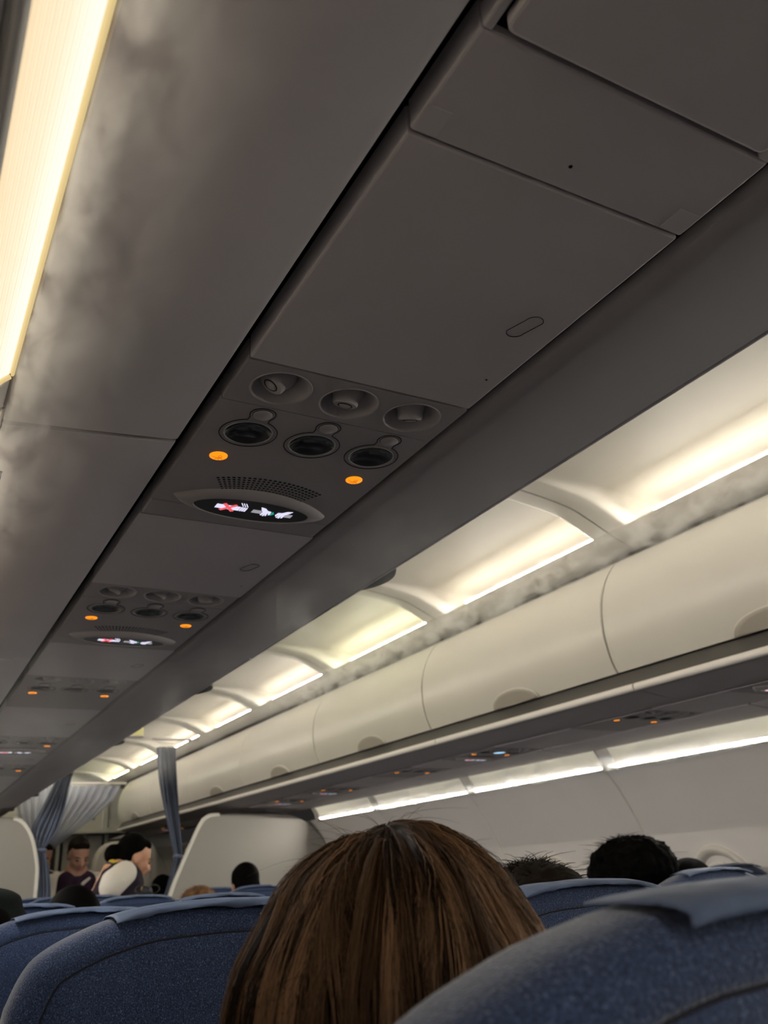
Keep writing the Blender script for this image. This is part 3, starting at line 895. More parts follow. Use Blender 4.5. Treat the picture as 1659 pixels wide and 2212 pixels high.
mk('tie', tube([(1.842 + .030 * math.cos(q * math.pi / 6), YC + .026 * math.sin(q * math.pi / 6), .172 + .004 * math.sin(q)) for q in range(12)], .011, 6, closed=True), 'curtain', rc_, smooth=True)
lc_ = curtain('curtain', [(1.0, 1.10, .08), (.80, 1.06, .085), (.655, 1.025, .10), (.50, .985, .15), (.38, .945, .175), (.30, .925, .13), (.25, .925, .060), (.235, .926, .05), (.20, .932, .07), (.10, .945, .10), (-.05, .96, .11), (-.3, .965, .12), (-1.0, .965, .12)], YC, 6, .02, 'curtain',
              'blue-grey curtain tied back beside the left divider', 'curtain', 'aisle curtains', hooks=False, nz=56)
mk('tie', tube([(.926 + .032 * math.cos(q * math.pi / 6), YC + .03 * math.sin(q * math.pi / 6), .238) for q in range(12)], .012, 6, closed=True), 'curtain', lc_, smooth=True)

# sheer curtain further forward
YS = 9.3
def sheer():
    root = thing('sheer_curtain', 'pale sheer curtain swept aside beyond the tied curtain', 'curtain', (1.4, YS, -.2))
    L = [(1.04, .93), (1.06, .80), (1.12, .62), (1.20, .45), (1.30, .33), (1.33, .30)]
    Rr = [(2.05, .93), (1.99, .80), (1.80, .62), (1.60, .47), (1.44, .34), (1.38, .30)]
    rows = []
    for t in range(36):
        s = t / 35 * 5; i = min(int(s), 4); u = s - i
        l = [L[i][k] * (1 - u) + L[i + 1][k] * u for k in (0, 1)]; r_ = [Rr[i][k] * (1 - u) + Rr[i + 1][k] * u for k in (0, 1)]
        row_ = []
        for q in range(121):
            v = q / 120
            sag = .05 * math.sin(math.pi * v) * (t / 35)
            row_.append((l[0] * (1 - v) + r_[0] * v, YS + .03 * math.sin(2 * math.pi * 13 * v + .8 * math.sin(t * .15)), l[1] * (1 - v) + r_[1] * v - sag))
        rows.append(row_)
    mk('drape', grid(rows), 'sheer', root, smooth=True)
    tail = []
    for t in range(14):
        z = .30 - 1.3 * t / 13; w = .05 + .16 * min(1, t / 5)
        tail.append([(1.355 + w * (q / 60 - .5), YS + .02 * math.sin(2 * math.pi * 7 * q / 60), z) for q in range(61)])
    mk('tail', grid(tail), 'sheer', root, smooth=True)
    mk('rail', box(.9, 2.1, YS - .015, YS + .015, .945, .965), 'rail', root)
    return root
sheer()

# front bulkhead
fb = thing('wall_front', None, None, (XC, Y_FRONT - .4, -1.15), kind='structure')
YF = Y_FRONT - .5
mk('upper_panel', box(-.2, 3.05, YF, YF + .06, .60, 1.25), 'bulk', fb)
mk('header_bar', box(-.1, 2.95, YF - .10, YF, .555, .605), 'divider_edge', fb, bevel=.008)
mk('galley_back', box(-.2, 3.05, YF + .25, YF + .28, -1.15, .60), 'bulk_dark', fb)
for x0, x1 in ((-.2, 1.68), (1.80, 1.98), (2.06, 2.22), (2.30, 3.05)):
    mk('galley_panel', box(x0, x1, YF + .16, YF + .2, -1.15, .545), 'bulk', fb, bevel=.006)
for x in (1.74, 2.02, 2.26):
    mk('post', box(x - .018, x + .018, YF + .10, YF + .16, -1.15, .555), 'divider_edge', fb, bevel=.005)
mk('trim_strip', box(2.17, 2.23, YF - .02, YF, .605, 1.2), 'divider_edge', fb, bevel=.004)
for z in (.70, .80):
    mk('grey_label', box(1.98, 2.09, YF - .006, YF, z, z + .045), 'bulk_grey', fb)
for x in (1.70, 1.735):
    mk('hook_strip', box(x, x + .008, YF - .012, YF, .605, .67), 'bulk_grey', fb)

# exit sign hanging from the ceiling
ex = thing('exit_sign', 'small yellow sign with red letters hanging from the ceiling', 'sign', (1.40, 6.25, .955))
mk('plate', box(1.24, 1.505, 6.245, 6.27, .962, 1.030), 'exit_face', ex, bevel=.003)
mk('lower_edge', box(1.235, 1.51, 6.24, 6.275, .952, .962), 'panel', ex, bevel=.002)
mk('bracket', box(1.26, 1.49, 6.25, 6.265, 1.03, 1.19), 'panel', ex)
def bars(rects, y):
    return comb(*[box(a, b, y - .002, y, c, d) for a, b, c, d in rects])
zb, zt = .974, 1.018
lets = [[(1.262, 1.270, zb, zt), (1.270, 1.296, zb, zb + .008), (1.270, 1.292, .992, 1.0), (1.270, 1.296, zt - .008, zt)],
        None, [(1.372, 1.381, zb, zt)], [(1.411, 1.420, zb, zt), (1.397, 1.434, zt - .008, zt)]]
for l in lets:
    if l is None:
        v = []
        xs = [((1.312, zb), (1.350, zt)), ((1.350, zb), (1.312, zt))]
        parts = []
        for (xa, za), (xb, zb2) in xs:
            parts.append(([(xa - .005, 6.245, za), (xa + .005, 6.245, za), (xb + .005, 6.245, zb2), (xb - .005, 6.245, zb2), (xa - .005, 6.243, za), (xa + .005, 6.243, za), (xb + .005, 6.243, zb2), (xb - .005, 6.243, zb2)],
                          [(0, 1, 2, 3), (4, 7, 6, 5), (0, 4, 5, 1), (1, 5, 6, 2), (2, 6, 7, 3), (3, 7, 4, 0)]))
        mk('letter', comb(*parts), 'exit_red', ex)
    else:
        mk('letter', bars(l, 6.245), 'exit_red', ex)

# ------------------------------------------------------------------ seats
SP = smooth_pts([(.0, .0), (.215 - .141, .003), (.215 - .095, .012), (.215 - .067, .0215), (.215 - .045, .031), (.215 - .026, .043), (.215 - .015, .057), (.215 - .006, .078), (.215, .105), (.215, .20)], 26)
SP += [(.212, .35), (.205, .52), (.19, .60), (.15, .625)]
HALF = [(x, -b) for x, b in SP]
OUT = HALF + [(-x, z) for x, z in HALF[::-1][:-1]]
def top_at(x):
    x = abs(x)
    for (x0, z0), (x1, z1) in zip(HALF[:-1], HALF[1:]):
        if x0 <= x <= x1 and x1 > x0: return z0 + (z1 - z0) * (x - x0) / (x1 - x0)
    return -.1
def inset(poly, e):
    n = len(poly); out = []
    for i in range(n):
        a, b = poly[i - 1], poly[(i + 1) % n]
        dx, dz = b[0] - a[0], b[1] - a[1]; L = math.hypot(dx, dz) or 1
        # outline runs clockwise: inward normal is to the right
        out.append((poly[i][0] - e * (-dz) / L * -1 if False else poly[i][0] + e * dz / L, poly[i][1] - e * dx / L))
    return out
TAN = math.tan(math.radians(9))
def ring_solid(rings):
    n = len(rings[0]); V = [p for r in rings for p in r]; F = []
    for i in range(len(rings) - 1):
        for k in range(n):
            F.append((i * n + k, i * n + (k + 1) % n, (i + 1) * n + (k + 1) % n, (i + 1) * n + k))
    F.append(tuple(range(n))); F.append(tuple((len(rings) - 1) * n + k for k in range(n)))
    return V, F
def make_seat(cx, Y, zt, label, seed=0, group='blue passenger seats'):
    o = thing('passenger_seat', label, 'seat', (cx, Y, -1.15), group)
    rr = random.Random(seed)
    def at(p, y):
        x, z = p; return (cx + x, Y + y - z * TAN, zt + z)
    def ring(e, y):
        return [at(p, y) for p in (inset(OUT, e) if e else OUT)]
    def far(s, y):
        return [at((p[0] * s, -.30 + (p[1] + .30) * s), y) for p in OUT]
    rings = [far(.25, -.002), far(.55, -.004), far(.75, -.003), ring(.034, -.0005), ring(.0315, .0012), ring(.0305, .0030), ring(.0295, .0012), ring(.026, .0002), ring(.016, .004), ring(.008, .009), ring(.002, .018), ring(0, .030), ring(0, .048), ring(.003, .060), ring(.012, .070), ring(.03, .078), far(.7, .085), far(.3, .088)]
    bk = mk('backrest', ring_solid(rings), 'fab', o, smooth=True)
    st = inset(OUT, .0305)
    k0 = [p for p in st if p[1] > -.55]
    i0 = next(i for i in range(len(st)) if st[i][1] <= -.55)
    line = [p for p in (st[len(st) - [q for q in range(len(st)) if st[::-1][q][1] <= -.55][0]:] + st[:i0])]
    mk('stitch_line', tube([at(p, .0016) for p in line], .0011, 5), 'cloth', bk)
    # lower plastic shell and folding table
    sh = roundrect(-.19, .19, -.60, -.17, .03)
    n = len(sh)
    v = [at(p, -.012) for p in sh] + [at(p, .01) for p in sh]
    mk('back_shell', (v, [tuple(range(n)), tuple(range(2 * n - 1, n - 1, -1))] + [(i, (i + 1) % n, n + (i + 1) % n, n + i) for i in range(n)]), 'shell', o, bevel=.006)
    tb = roundrect(-.175, .175, -.42, -.20, .02)
    n = len(tb)
    v = [at(p, -.028) for p in tb] + [at(p, -.011) for p in tb]
    mk('tray_table', (v, [tuple(range(n)), tuple(range(2 * n - 1, n - 1, -1))] + [(i, (i + 1) % n, n + (i + 1) % n, n + i) for i in range(n)]), 'shell', o, bevel=.005)
    # paper headrest cover folded over the top
    NX = 44; hw = .093 if Y < .5 else .120; rows = []
    path = [(-.0040, -.0042, .45), (-.0036, -.0022, .35), (-.0028, .0, .2), (.004, .0018, .12), (.014, .0035, .15), (.030, .0038, .15), (.055, .003, .15), (.074, -.003, .15), (.086, -.02, .2), (.094, -.08, .3), (.098, -.18, .5)]
    if Y < .5: path = path[:7]
    for j, (dy, dz, wob) in enumerate(path):
        row_ = []
        for i in range(NX + 1):
            u = i / NX; x = (-hw + 2 * hw * u)
            nz_ = mnoise.noise(Vector((x * 22 + seed * 3.1, j * .5, seed))) ; n2 = mnoise.noise(Vector((x * 60, j * .9, seed + 5)))
            z = top_at(x) * (1 if j > 1 else 1) + dz + (.005 * nz_ + .0022 * n2) * wob * (2 if j < 2 else 1)
            y = dy - .0035 * abs(n2) * wob
            row_.append(at((x, z), y))
        rows.append(row_)
    cv = mk('headrest_cover', grid(rows), 'cover', o, smooth=True)
    s = cv.modifiers.new('solid', 'SOLIDIFY'); s.thickness = .0012
    # cushion, armrest, legs
    yb = Y + .62 * TAN + .06
    ye = min(yb + .46, Y_DIV - .02) if Y < Y_DIV else yb + .46
    mk('cushion', box(cx - .215, cx + .215, yb, ye, -.80, -.68), 'fab2', o, bevel=.035, seg=4, smooth=True)
    ar = cx + (.235 if cx < XC else -.235)
    mk('armrest', comb(box(ar - .018, ar + .018, yb - .02, min(yb + .34, ye), -.56, -.515), box(ar - .01, ar + .01, yb - .02, yb + .04, -.72, -.54)), 'arm', o, bevel=.01)
    for yy in (yb + .06, ye - .08):
        mk('leg', tube([(cx, yy, -.79), (cx, yy + .03, -1.15)], .018, 8), 'metal', o, smooth=True)
    return o
SB, SCc, SD, SE, SF, SA = .345, .865, 1.965, 2.465, 2.925, -.105
row_y = [.245, 1.0, 1.77, 2.54, 3.50, 4.24, 5.16, 5.92]
row_z = [-.012, -.021, -.036, -.034, -.036, -.035, -.04, -.045]
RN = ['the nearest row', 'the row just ahead', 'the second row ahead', 'the third row ahead', 'the fourth row ahead', 'the fifth row ahead', 'the sixth row ahead', 'the last row before the divider']
def lab(k, which, side):
    return 'blue fabric %s seat on the %s, %s' % (which, side, RN[k])
seats = []
for k, (y, z) in enumerate(zip(row_y, row_z)):
    if k == 0:
        make_seat(SB, y, z, 'blurred blue seat back at the lower right corner, nearest of all', 1); continue
    if k == 1:
        make_seat(SB, y, z, 'large dark blue seat back left of the long brown hair', 2)
        make_seat(SCc, y, z - .003, 'blue seat back right of the long brown hair, before the tousled head', 3)
        make_seat(SD, y, z, lab(k, 'aisle', 'right'), 4); continue
    make_seat(SB, y, z, 'blue seat back at the left frame edge, behind the large one' if k == 2 else lab(k, 'middle', 'left'), 10 + k)
    make_seat(SCc, y, z, lab(k, 'aisle', 'left'), 20 + k)
    make_seat(SD, y, z + .006, lab(k, 'aisle', 'right'), 30 + k)
    if k <= 6: make_seat(SE, y, z + .004, lab(k, 'middle', 'right'), 40 + k)
    if k <= 3: make_seat(SF, y, z + .002, lab(k, 'window', 'right'), 50 + k)
for k in (1, 2):
    make_seat(SA, row_y[k], row_z[k], lab(k, 'window', 'left'), 60 + k)
# white shell seat past the divider
ws = thing('shell_seat', 'white rounded seat shell just behind the bending attendant', 'seat', (1.88, 8.2, -1.15))
pts = smooth_pts([(1.60, -1.15), (1.60, -.2), (1.61, .10), (1.64, .26), (1.72, .345), (1.86, .36), (2.05, .36), (2.15, .30), (2.18, .1), (2.18, -.4), (2.18, -1.15)], 44)
outline_panel('shell', pts, 8.2, .10, 'white', ws, bevel=.03, seg=4, smooth=True, angle=30)
outline_panel('pad', [(1.70 + (x - 1.88) * .0 + (x - 1.60) * .70, .02 + z * .85) for x, z in pts if z > -.6], 8.17, .04, 'bulk', ws, bevel=.015, seg=3)

# ------------------------------------------------------------------ people
_ico = {}
def ico(sub=3):
    if sub not in _ico:
        bm = bmesh.new(); bmesh.ops.create_icosphere(bm, subdivisions=sub, radius=1.0)
        _ico[sub] = ([tuple(v.co) for v in bm.verts], [tuple(v.index for v in f.verts) for f in bm.faces]); bm.free()
    return _ico[sub]
def ell(c, r, axes=None, sub=3):
    v, f = ico(sub)
    if axes is None: axes = (Vector((1, 0, 0)), Vector((0, 1, 0)), Vector((0, 0, 1)))
    c = Vector(c)
    return [tuple(c + axes[0] * p[0] * r[0] + axes[1] * p[1] * r[1] + axes[2] * p[2] * r[2]) for p in v], f
def cap(p0, p1, r0, r1, sub=2):
    p0, p1 = Vector(p0), Vector(p1); L = (p1 - p0).length; n = max(2, int(L / (min(r0, r1) * .45)) + 1)
    return comb(*[ell(p0.lerp(p1, i / n), [r0 + (r1 - r0) * i / n] * 3, sub=sub) for i in range(n + 1)])
def blob(name, prims, material, parent, voxel=.008, it=6, rough=0.0):
    v, f = comb(*prims)
    o = mk(name, (v, f), material, parent, smooth=True)
    r = o.modifiers.new('remesh', 'REMESH'); r.mode = 'VOXEL'; r.voxel_size = voxel; r.use_smooth_shade = True
    s = o.modifiers.new('smooth', 'SMOOTH'); s.iterations = it; s.factor = .5
    if rough:
        t = bpy.data.textures.get('rough_noise') or bpy.data.textures.new('rough_noise', 'CLOUDS'); t.noise_scale = .018
        d = o.modifiers.new('disp', 'DISPLACE'); d.texture = t; d.strength = rough; d.texture_coords = 'LOCAL'
    return o
def axes_for(yaw, pitch=0.0, roll=0.0):
    """yaw 0 looks along +y; returns right, forward, up"""
    m_ = Matrix.Rotation(yaw, 3, 'Z') @ Matrix.Rotation(pitch, 3, 'X') @ Matrix.Rotation(roll, 3, 'Y')
    return m_ @ Vector((1, 0, 0)), m_ @ Vector((0, 1, 0)), m_ @ Vector((0, 0, 1))
def head_prims(c, ax, s=1.0):
    r, f, u = ax; c = Vector(c)
    P = lambda a, b, d: c + (r * a + f * b + u * d) * s
    E = lambda a, b, d, x, y, z: ell(P(a, b, d), (x * s, y * s, z * s), ax)
    return [E(0, -.008, .028, .075, .094, .086), E(0, .028, -.03, .060, .066, .078), E(0, .052, -.075, .036, .036, .032), E(0, .064, -.092, .020, .020, .018),
            cap(P(0, .092, .002), P(0, .110, -.034), .009 * s, .0125 * s), E(.012, .098, -.038, .008, .010, .008), E(-.012, .098, -.038, .008, .010, .008),
            E(0, .088, -.060, .024, .010, .0065), E(0, .084, -.070, .020, .010, .0075), E(.03, .076, .012, .026, .014, .010), E(-.03, .076, .012, .026, .014, .010),
            E(.040, .066, -.030, .022, .018, .020), E(-.040, .066, -.030, .022, .018, .020),
            E(.075, -.004, -.018, .008, .020, .030), E(-.075, -.004, -.018, .008, .020, .030),
            cap(P(0, -.012, -.05), P(0, -.03, -.16), .052 * s, .056 * s)]
def face_bits(person, c, ax, s=1.0):
    r, f, u = ax; c = Vector(c)
    P = lambda a, b, d: c + (r * a + f * b + u * d) * s
    for sg in (-1, 1):
        mk('eye', ell(P(sg * .031, .083, -.006), (.012 * s, .007 * s, .0055 * s), ax, 2), 'hair_black', person, smooth=True)
        mk('eyebrow', tube([P(sg * .016, .092, .014), P(sg * .032, .089, .020), P(sg * .050, .074, .016)], .0032 * s, 5), 'hair_black', person, smooth=True)
    mk('lips', comb(ell(P(0, .096, -.0605), (.020 * s, .006 * s, .0045 * s), ax, 2), ell(P(0, .093, -.068), (.017 * s, .006 * s, .005 * s), ax, 2)), MT['lips'], person, smooth=True)
MT['lips'] = mat('lips', (.40, .12, .10), .45, .35)

def strand_mesh(paths, radius, tones=None, taper=True, root=False):
    V, F, T = [], [], []
    for q, P in enumerate(paths):
        base = len(V); n = len(P)
        for i, p in enumerate(P):
            a = P[max(0, i - 1)]; b = P[min(n - 1, i + 1)]
            d = Vector(b) - Vector(a)
            if d.length < 1e-9: d = Vector((0, 0, -1))
            d.normalize(); s = d.cross(Vector((.31, .87, .2))); s.normalize(); t = s.cross(d)
            rr = radius * (1 - .75 * (i / (n - 1)) ** 2 if taper else 1)
            for k in range(3):
                w = 2.0944 * k
                V.append(tuple(Vector(p) + (s * math.cos(w) + t * math.sin(w)) * rr)); T.append((tones[q] * (.30 + .70 * min(1, i / (n * .45))) if root else tones[q]) if tones else .5)
        for i in range(n - 1):
            for k in range(3):
                F.append((base + i * 3 + k, base + i * 3 + (k + 1) % 3, base + (i + 1) * 3 + (k + 1) % 3, base + (i + 1) * 3 + k))
    return V, F, T
def raw_mesh(name, V, F, T, material, parent, kind=None):
    me = bpy.data.meshes.new(name); org = WL[parent.name]
    me.from_pydata([(v[0] - org[0], v[1] - org[1], v[2] - org[2]) for v in V], [], F)
    me.materials.append(MT[material]); me.polygons.foreach_set('use_smooth', [True] * len(F))
    at = me.attributes.new('tone', 'FLOAT', 'POINT'); at.data.foreach_set('value', T)
    o = bpy.data.objects.new(name, me); COL.objects.link(o); o.parent = parent; WL[o.name] = Vector(org)
    if kind: o['kind'] = kind
    return o

def torso_prims(x, y, zs, lean=0.0, w=.17):
    """seated trunk with arms and thighs; zs = shoulder height"""
    hip = (x, y + .02, -.62)
    return [cap((x - w, y + lean, zs), (x + w, y + lean, zs), .062, .062), cap((x, y + lean, zs - .05), hip, .13, .145),
            cap((x - .08, y + lean, zs - .06), (x - .08, y, -.55), .10, .12), cap((x + .08, y + lean, zs - .06), (x + .08, y, -.55), .10, .12)] + \
           [q for sg in (-1, 1) for q in (cap((x + sg * (w + .02), y + lean, zs - .02), (x + sg * (w + .06), y + .05, zs - .29), .052, .044), cap((x + sg * (w + .06), y + .05, zs - .29), (x + sg * .12, y + .28, -.50), .042, .034),
                                          cap((x + sg * .10, y + .04, -.60), (x + sg * .11, y + .44, -.58), .085, .065), cap((x + sg * .11, y + .44, -.58), (x + sg * .11, y + .46, -1.08), .06, .045), cap((x + sg * .11, y + .44, -1.11), (x + sg * .11, y + .60, -1.12), .035, .03))]

def seated(x, y, ztop, hair, label, yaw=0.0, w=1.0, fluff=0, rough=0.0, tilt=0.0, cloth='cloth', skin='skin2', flat_=1.0):
    o = thing('person', label, 'person', (x, y, -1.15), 'seated passengers')
    c = Vector((x, y, ztop - .125)); ax = axes_for(yaw, -.12, tilt)
    zs = ztop - .33
    body = blob('body', head_prims(c, ax) + [cap(c + Vector((0, -.02, -.10)), (x, y, zs - .02), .055, .07), cap((x - .12, y, zs), (x + .12, y, zs), .05, .05), cap((x, y, zs - .05), (x, y + .02, -.6), .10, .12)], skin, o, .009, 5)
    blob('clothes', torso_prims(x, y, zs), cloth, body, .014, 5)
    r, f, u = ax
    hp = [ell(c + u * .034 - f * .012, (.084 * w, .104 * w, .092 * flat_), ax), ell(c - f * .045 - u * .01, (.078 * w, .068, .075), ax), ell(c + u * .055 + f * .03, (.072 * w, .062, .06 * flat_), ax)]
    h = blob('hair', hp, hair, body, .007, 4, rough)
    if fluff:
        rr = random.Random(int(x * 1000) + 3); paths = []
        for _ in range(fluff):
            a = rr.uniform(0, 2 * math.pi); e = rr.uniform(.15, 1.45)
            d = Vector((math.cos(a) * math.cos(e), math.sin(a) * math.cos(e), math.sin(e)))
            p = c + u * .03 + Vector((d.x * .088 * w, d.y * .105, d.z * .092 * flat_)); L = rr.uniform(.008, .034) * (1.35 if rr.random() < .15 else 1)
            dr = (d + Vector((rr.gauss(0, .35), rr.gauss(0, .35), rr.gauss(.1, .3)))).normalized(); cu = Vector((rr.gauss(0, .5), rr.gauss(0, .5), -.4)) * L
            paths.append([tuple(p - d * .006 + dr * L * t + cu * t * t) for t in (0, .25, .5, .75, 1)])
        V, F, T = strand_mesh(paths, .0007)
        raw_mesh('loose_hair', V, F, T, hair, h, 'stuff')
    return o
seated(.915, 1.20, .006, 'hair_soft', 'passenger with tousled dark hair behind the blue seat right of centre', fluff=1500, w=1.0, rough=.012)
seated(1.835, 1.97, .062, 'hair_black', 'passenger with bulky black hair before the right wall', fluff=900, w=1.28, rough=.02, yaw=.2)
seated(2.56, 2.46, .000, 'hair_black', 'passenger with small dark head top right of the bulky black hair', w=.95)
seated(1.945, 5.36, .098, 'hair_black', 'passenger with short black hair in front of the divider panel', w=.98, cloth='cloth_b')
seated(1.775, 5.72, -.022, 'hair_fair', 'passenger with light brown hair low before the divider panel', w=1.3, rough=.02, fluff=300)
seated(1.985, 7.35, .070, 'hair_black', 'dark-haired passenger beyond the edge of the divider panel', w=1.0)
seated(1.075, 4.38, -.034, 'hair_soft', 'brown-haired passenger below the bending attendant', w=1.2, rough=.015, fluff=200)
seated(.48, 2.66, .008, 'hair_black', 'black-haired passenger low in front of the bending attendant', w=.9)
# passenger with a dark flat cap at the left edge
hp_ = seated(.180, 1.93, -.004, 'hair_black', 'passenger in a dark flat cap at the left frame edge', w=1.0)
cp = blob('cap', [ell((.180, 1.94, -.085), (.100, .112, .088)), ell((.185, 1.94, -.02), (.072, .085, .030)), ell((.180, 2.06, -.070), (.07, .06, .014))], 'hat', [c for c in hp_.children if c.name.startswith('body')][0], .007, 5)
# spectacles pushed up on the brown hair
gl = thing('spectacles', 'dark spectacles resting on the brown-haired head', 'spectacles', (1.10, 4.32, -.035))
for dx in (-.03, .03):
    mk('rim', tube([(1.10 + dx + .025 * math.cos(q * math.pi / 8), 4.315, -.020 + .018 * math.sin(q * math.pi / 8)) for q in range(16)], .003, 5, closed=True), 'glass_frame', gl)
mk('bridge', tube([(1.095, 4.315, -.018), (1.105, 4.315, -.018)], .003, 5), 'glass_frame', gl)

# woman with long brown hair, nearest
def long_hair_person():
    x0, y0 = .2975, .545
    o = thing('person', 'person with long straight brown hair, seen from behind, large at bottom centre', 'person', (x0, y0, -1.15))
    c = Vector((x0, y0, -.108)); ax = axes_for(-.25, -.15)
    zs = -.31
    body = blob('body', head_prims(c - Vector((0, 0, .012)), ax, .84) + [cap(c + Vector((0, -.02, -.10)), (x0, y0, zs), .055, .07), cap((x0 - .12, y0, zs), (x0 + .12, y0, zs), .05, .05), cap((x0, y0, zs - .05), (x0 + .05, y0 - .02, -.6), .10, .12)], 'skin2', o, .008, 5)
    blob('clothes', torso_prims(x0, y0, zs - .02), 'cloth', body, .014, 5)
    prof = smooth_pts([(0, .030), (.022, .0275), (.040, .0200), (.058, .007), (.069, -.007), (.076, -.020), (.085, -.036), (.0925, -.052), (.0985, -.075), (.106, -.14), (.110, -.24), (.110, -.34), (.10, -.42)], 60)
    def surf(phi, s, off=0.0):
        t = min(max(s, 0), 1) * 59; i = min(int(t), 58); u = t - i
        r = prof[i][0] * (1 - u) + prof[i + 1][0] * u; z = prof[i][1] * (1 - u) + prof[i + 1][1] * u
        # slight dip along the parting, left shoulder of the hair lower
        ex = 1.0 + .03 * math.cos(phi)
        rr = (r + off)
        px = x0 + rr * ex * math.cos(phi); py = y0 + rr * 1.08 * math.sin(phi)
        if z > -.06:
            z -= .010 * math.exp(-((px - (x0 - .012)) / .010) ** 2) * math.exp(-((z - .03) / .03) ** 2)
            if px < x0 - .012: z -= .007 * min(1, (x0 - .012 - px) / .02) * max(0, 1 + (z - .03) / .09)
        return Vector((px, py, z + off * .6 * max(0, 1 - r / .09)))
    rows = [[tuple(surf(2 * math.pi * k / 64, j / 47, -.004)) for k in range(65)] for j in range(48)]
    h = mk('hair', grid(rows), 'hair_base', body, smooth=True)
    rr = random.Random(11)
    paths, tones = [], []
    clumps = []
    for q in range(330):
        clumps.append((rr.uniform(0, 2 * math.pi), rr.betavariate(1.2, 1.6) * .35, rr.uniform(-.0050, .0060), min(1, max(0, rr.gauss(.48, .34))), rr.gauss(0, .12), rr.uniform(0, 10)))
    for q in range(14000):
        ph, s0, off, tone, drift, sd = clumps[rr.randrange(len(clumps))]
        if q % 4 == 0: s0 = 0.0
        # only the half that can ever be seen from behind gets dense strands
        if math.sin(ph) > .55 and rr.random() < .6: continue
        ph += rr.gauss(0, .028); s0 = max(0.0, s0 + rr.gauss(0, .05)); s1 = rr.uniform(.75, 1.0) if rr.random() < .85 else s0 + rr.uniform(.2, .5)
        P = []; n = 13
        o_ = off + rr.gauss(0, .0012)
        for i in range(n):
            t = i / (n - 1); s = s0 + (s1 - s0) * t
            wv = .045 * math.sin(5 * t + sd) * t + drift * 1.4 * t
            p = surf(ph + wv + rr.gauss(0, .003), s, o_ * (.35 + .65 * min(1, t * 3)) + .0025 * math.sin(9 * t + sd * 2))
            P.append(tuple(p))
        paths.append(P); tones.append(min(1, max(0, tone + rr.gauss(0, .10))))
    V, F, T = strand_mesh(paths, .00036, tones, root=True)
    raw_mesh('hair_strands', V, F, T, 'hair', h, 'stuff')
    # fly-away hairs at the crown
    paths, tones = [], []
    for q in range(620):
        ph = rr.uniform(0, 2 * math.pi); s = rr.uniform(0, .22) if q < 480 else rr.uniform(.2, .6)
        if q < 160: ph = rr.gauss(math.pi + .3, .35); s = rr.uniform(.03, .12)
        p = surf(ph, s, 0); d = (Vector((math.cos(ph), math.sin(ph), 1.2 - s)) + Vector((rr.gauss(0, .6), rr.gauss(0, .6), rr.gauss(0, .3)))).normalized()
        L = rr.uniform(.005, .016) if rr.random() < .95 else rr.uniform(.025, .045); cu = Vector((math.cos(ph) + rr.gauss(0, .5), math.sin(ph) + rr.gauss(0, .5), -.9)) * L * rr.uniform(.2, .9)
        paths.append([tuple(p - d * .004 + d * L * t + cu * t * t) for t in [k / 8 for k in range(9)]]); tones.append(rr.uniform(.1, .6))
    V, F, T = strand_mesh(paths, .00016, tones)
    raw_mesh('loose_hair', V, F, T, 'hair', h, 'stuff')
long_hair_person()

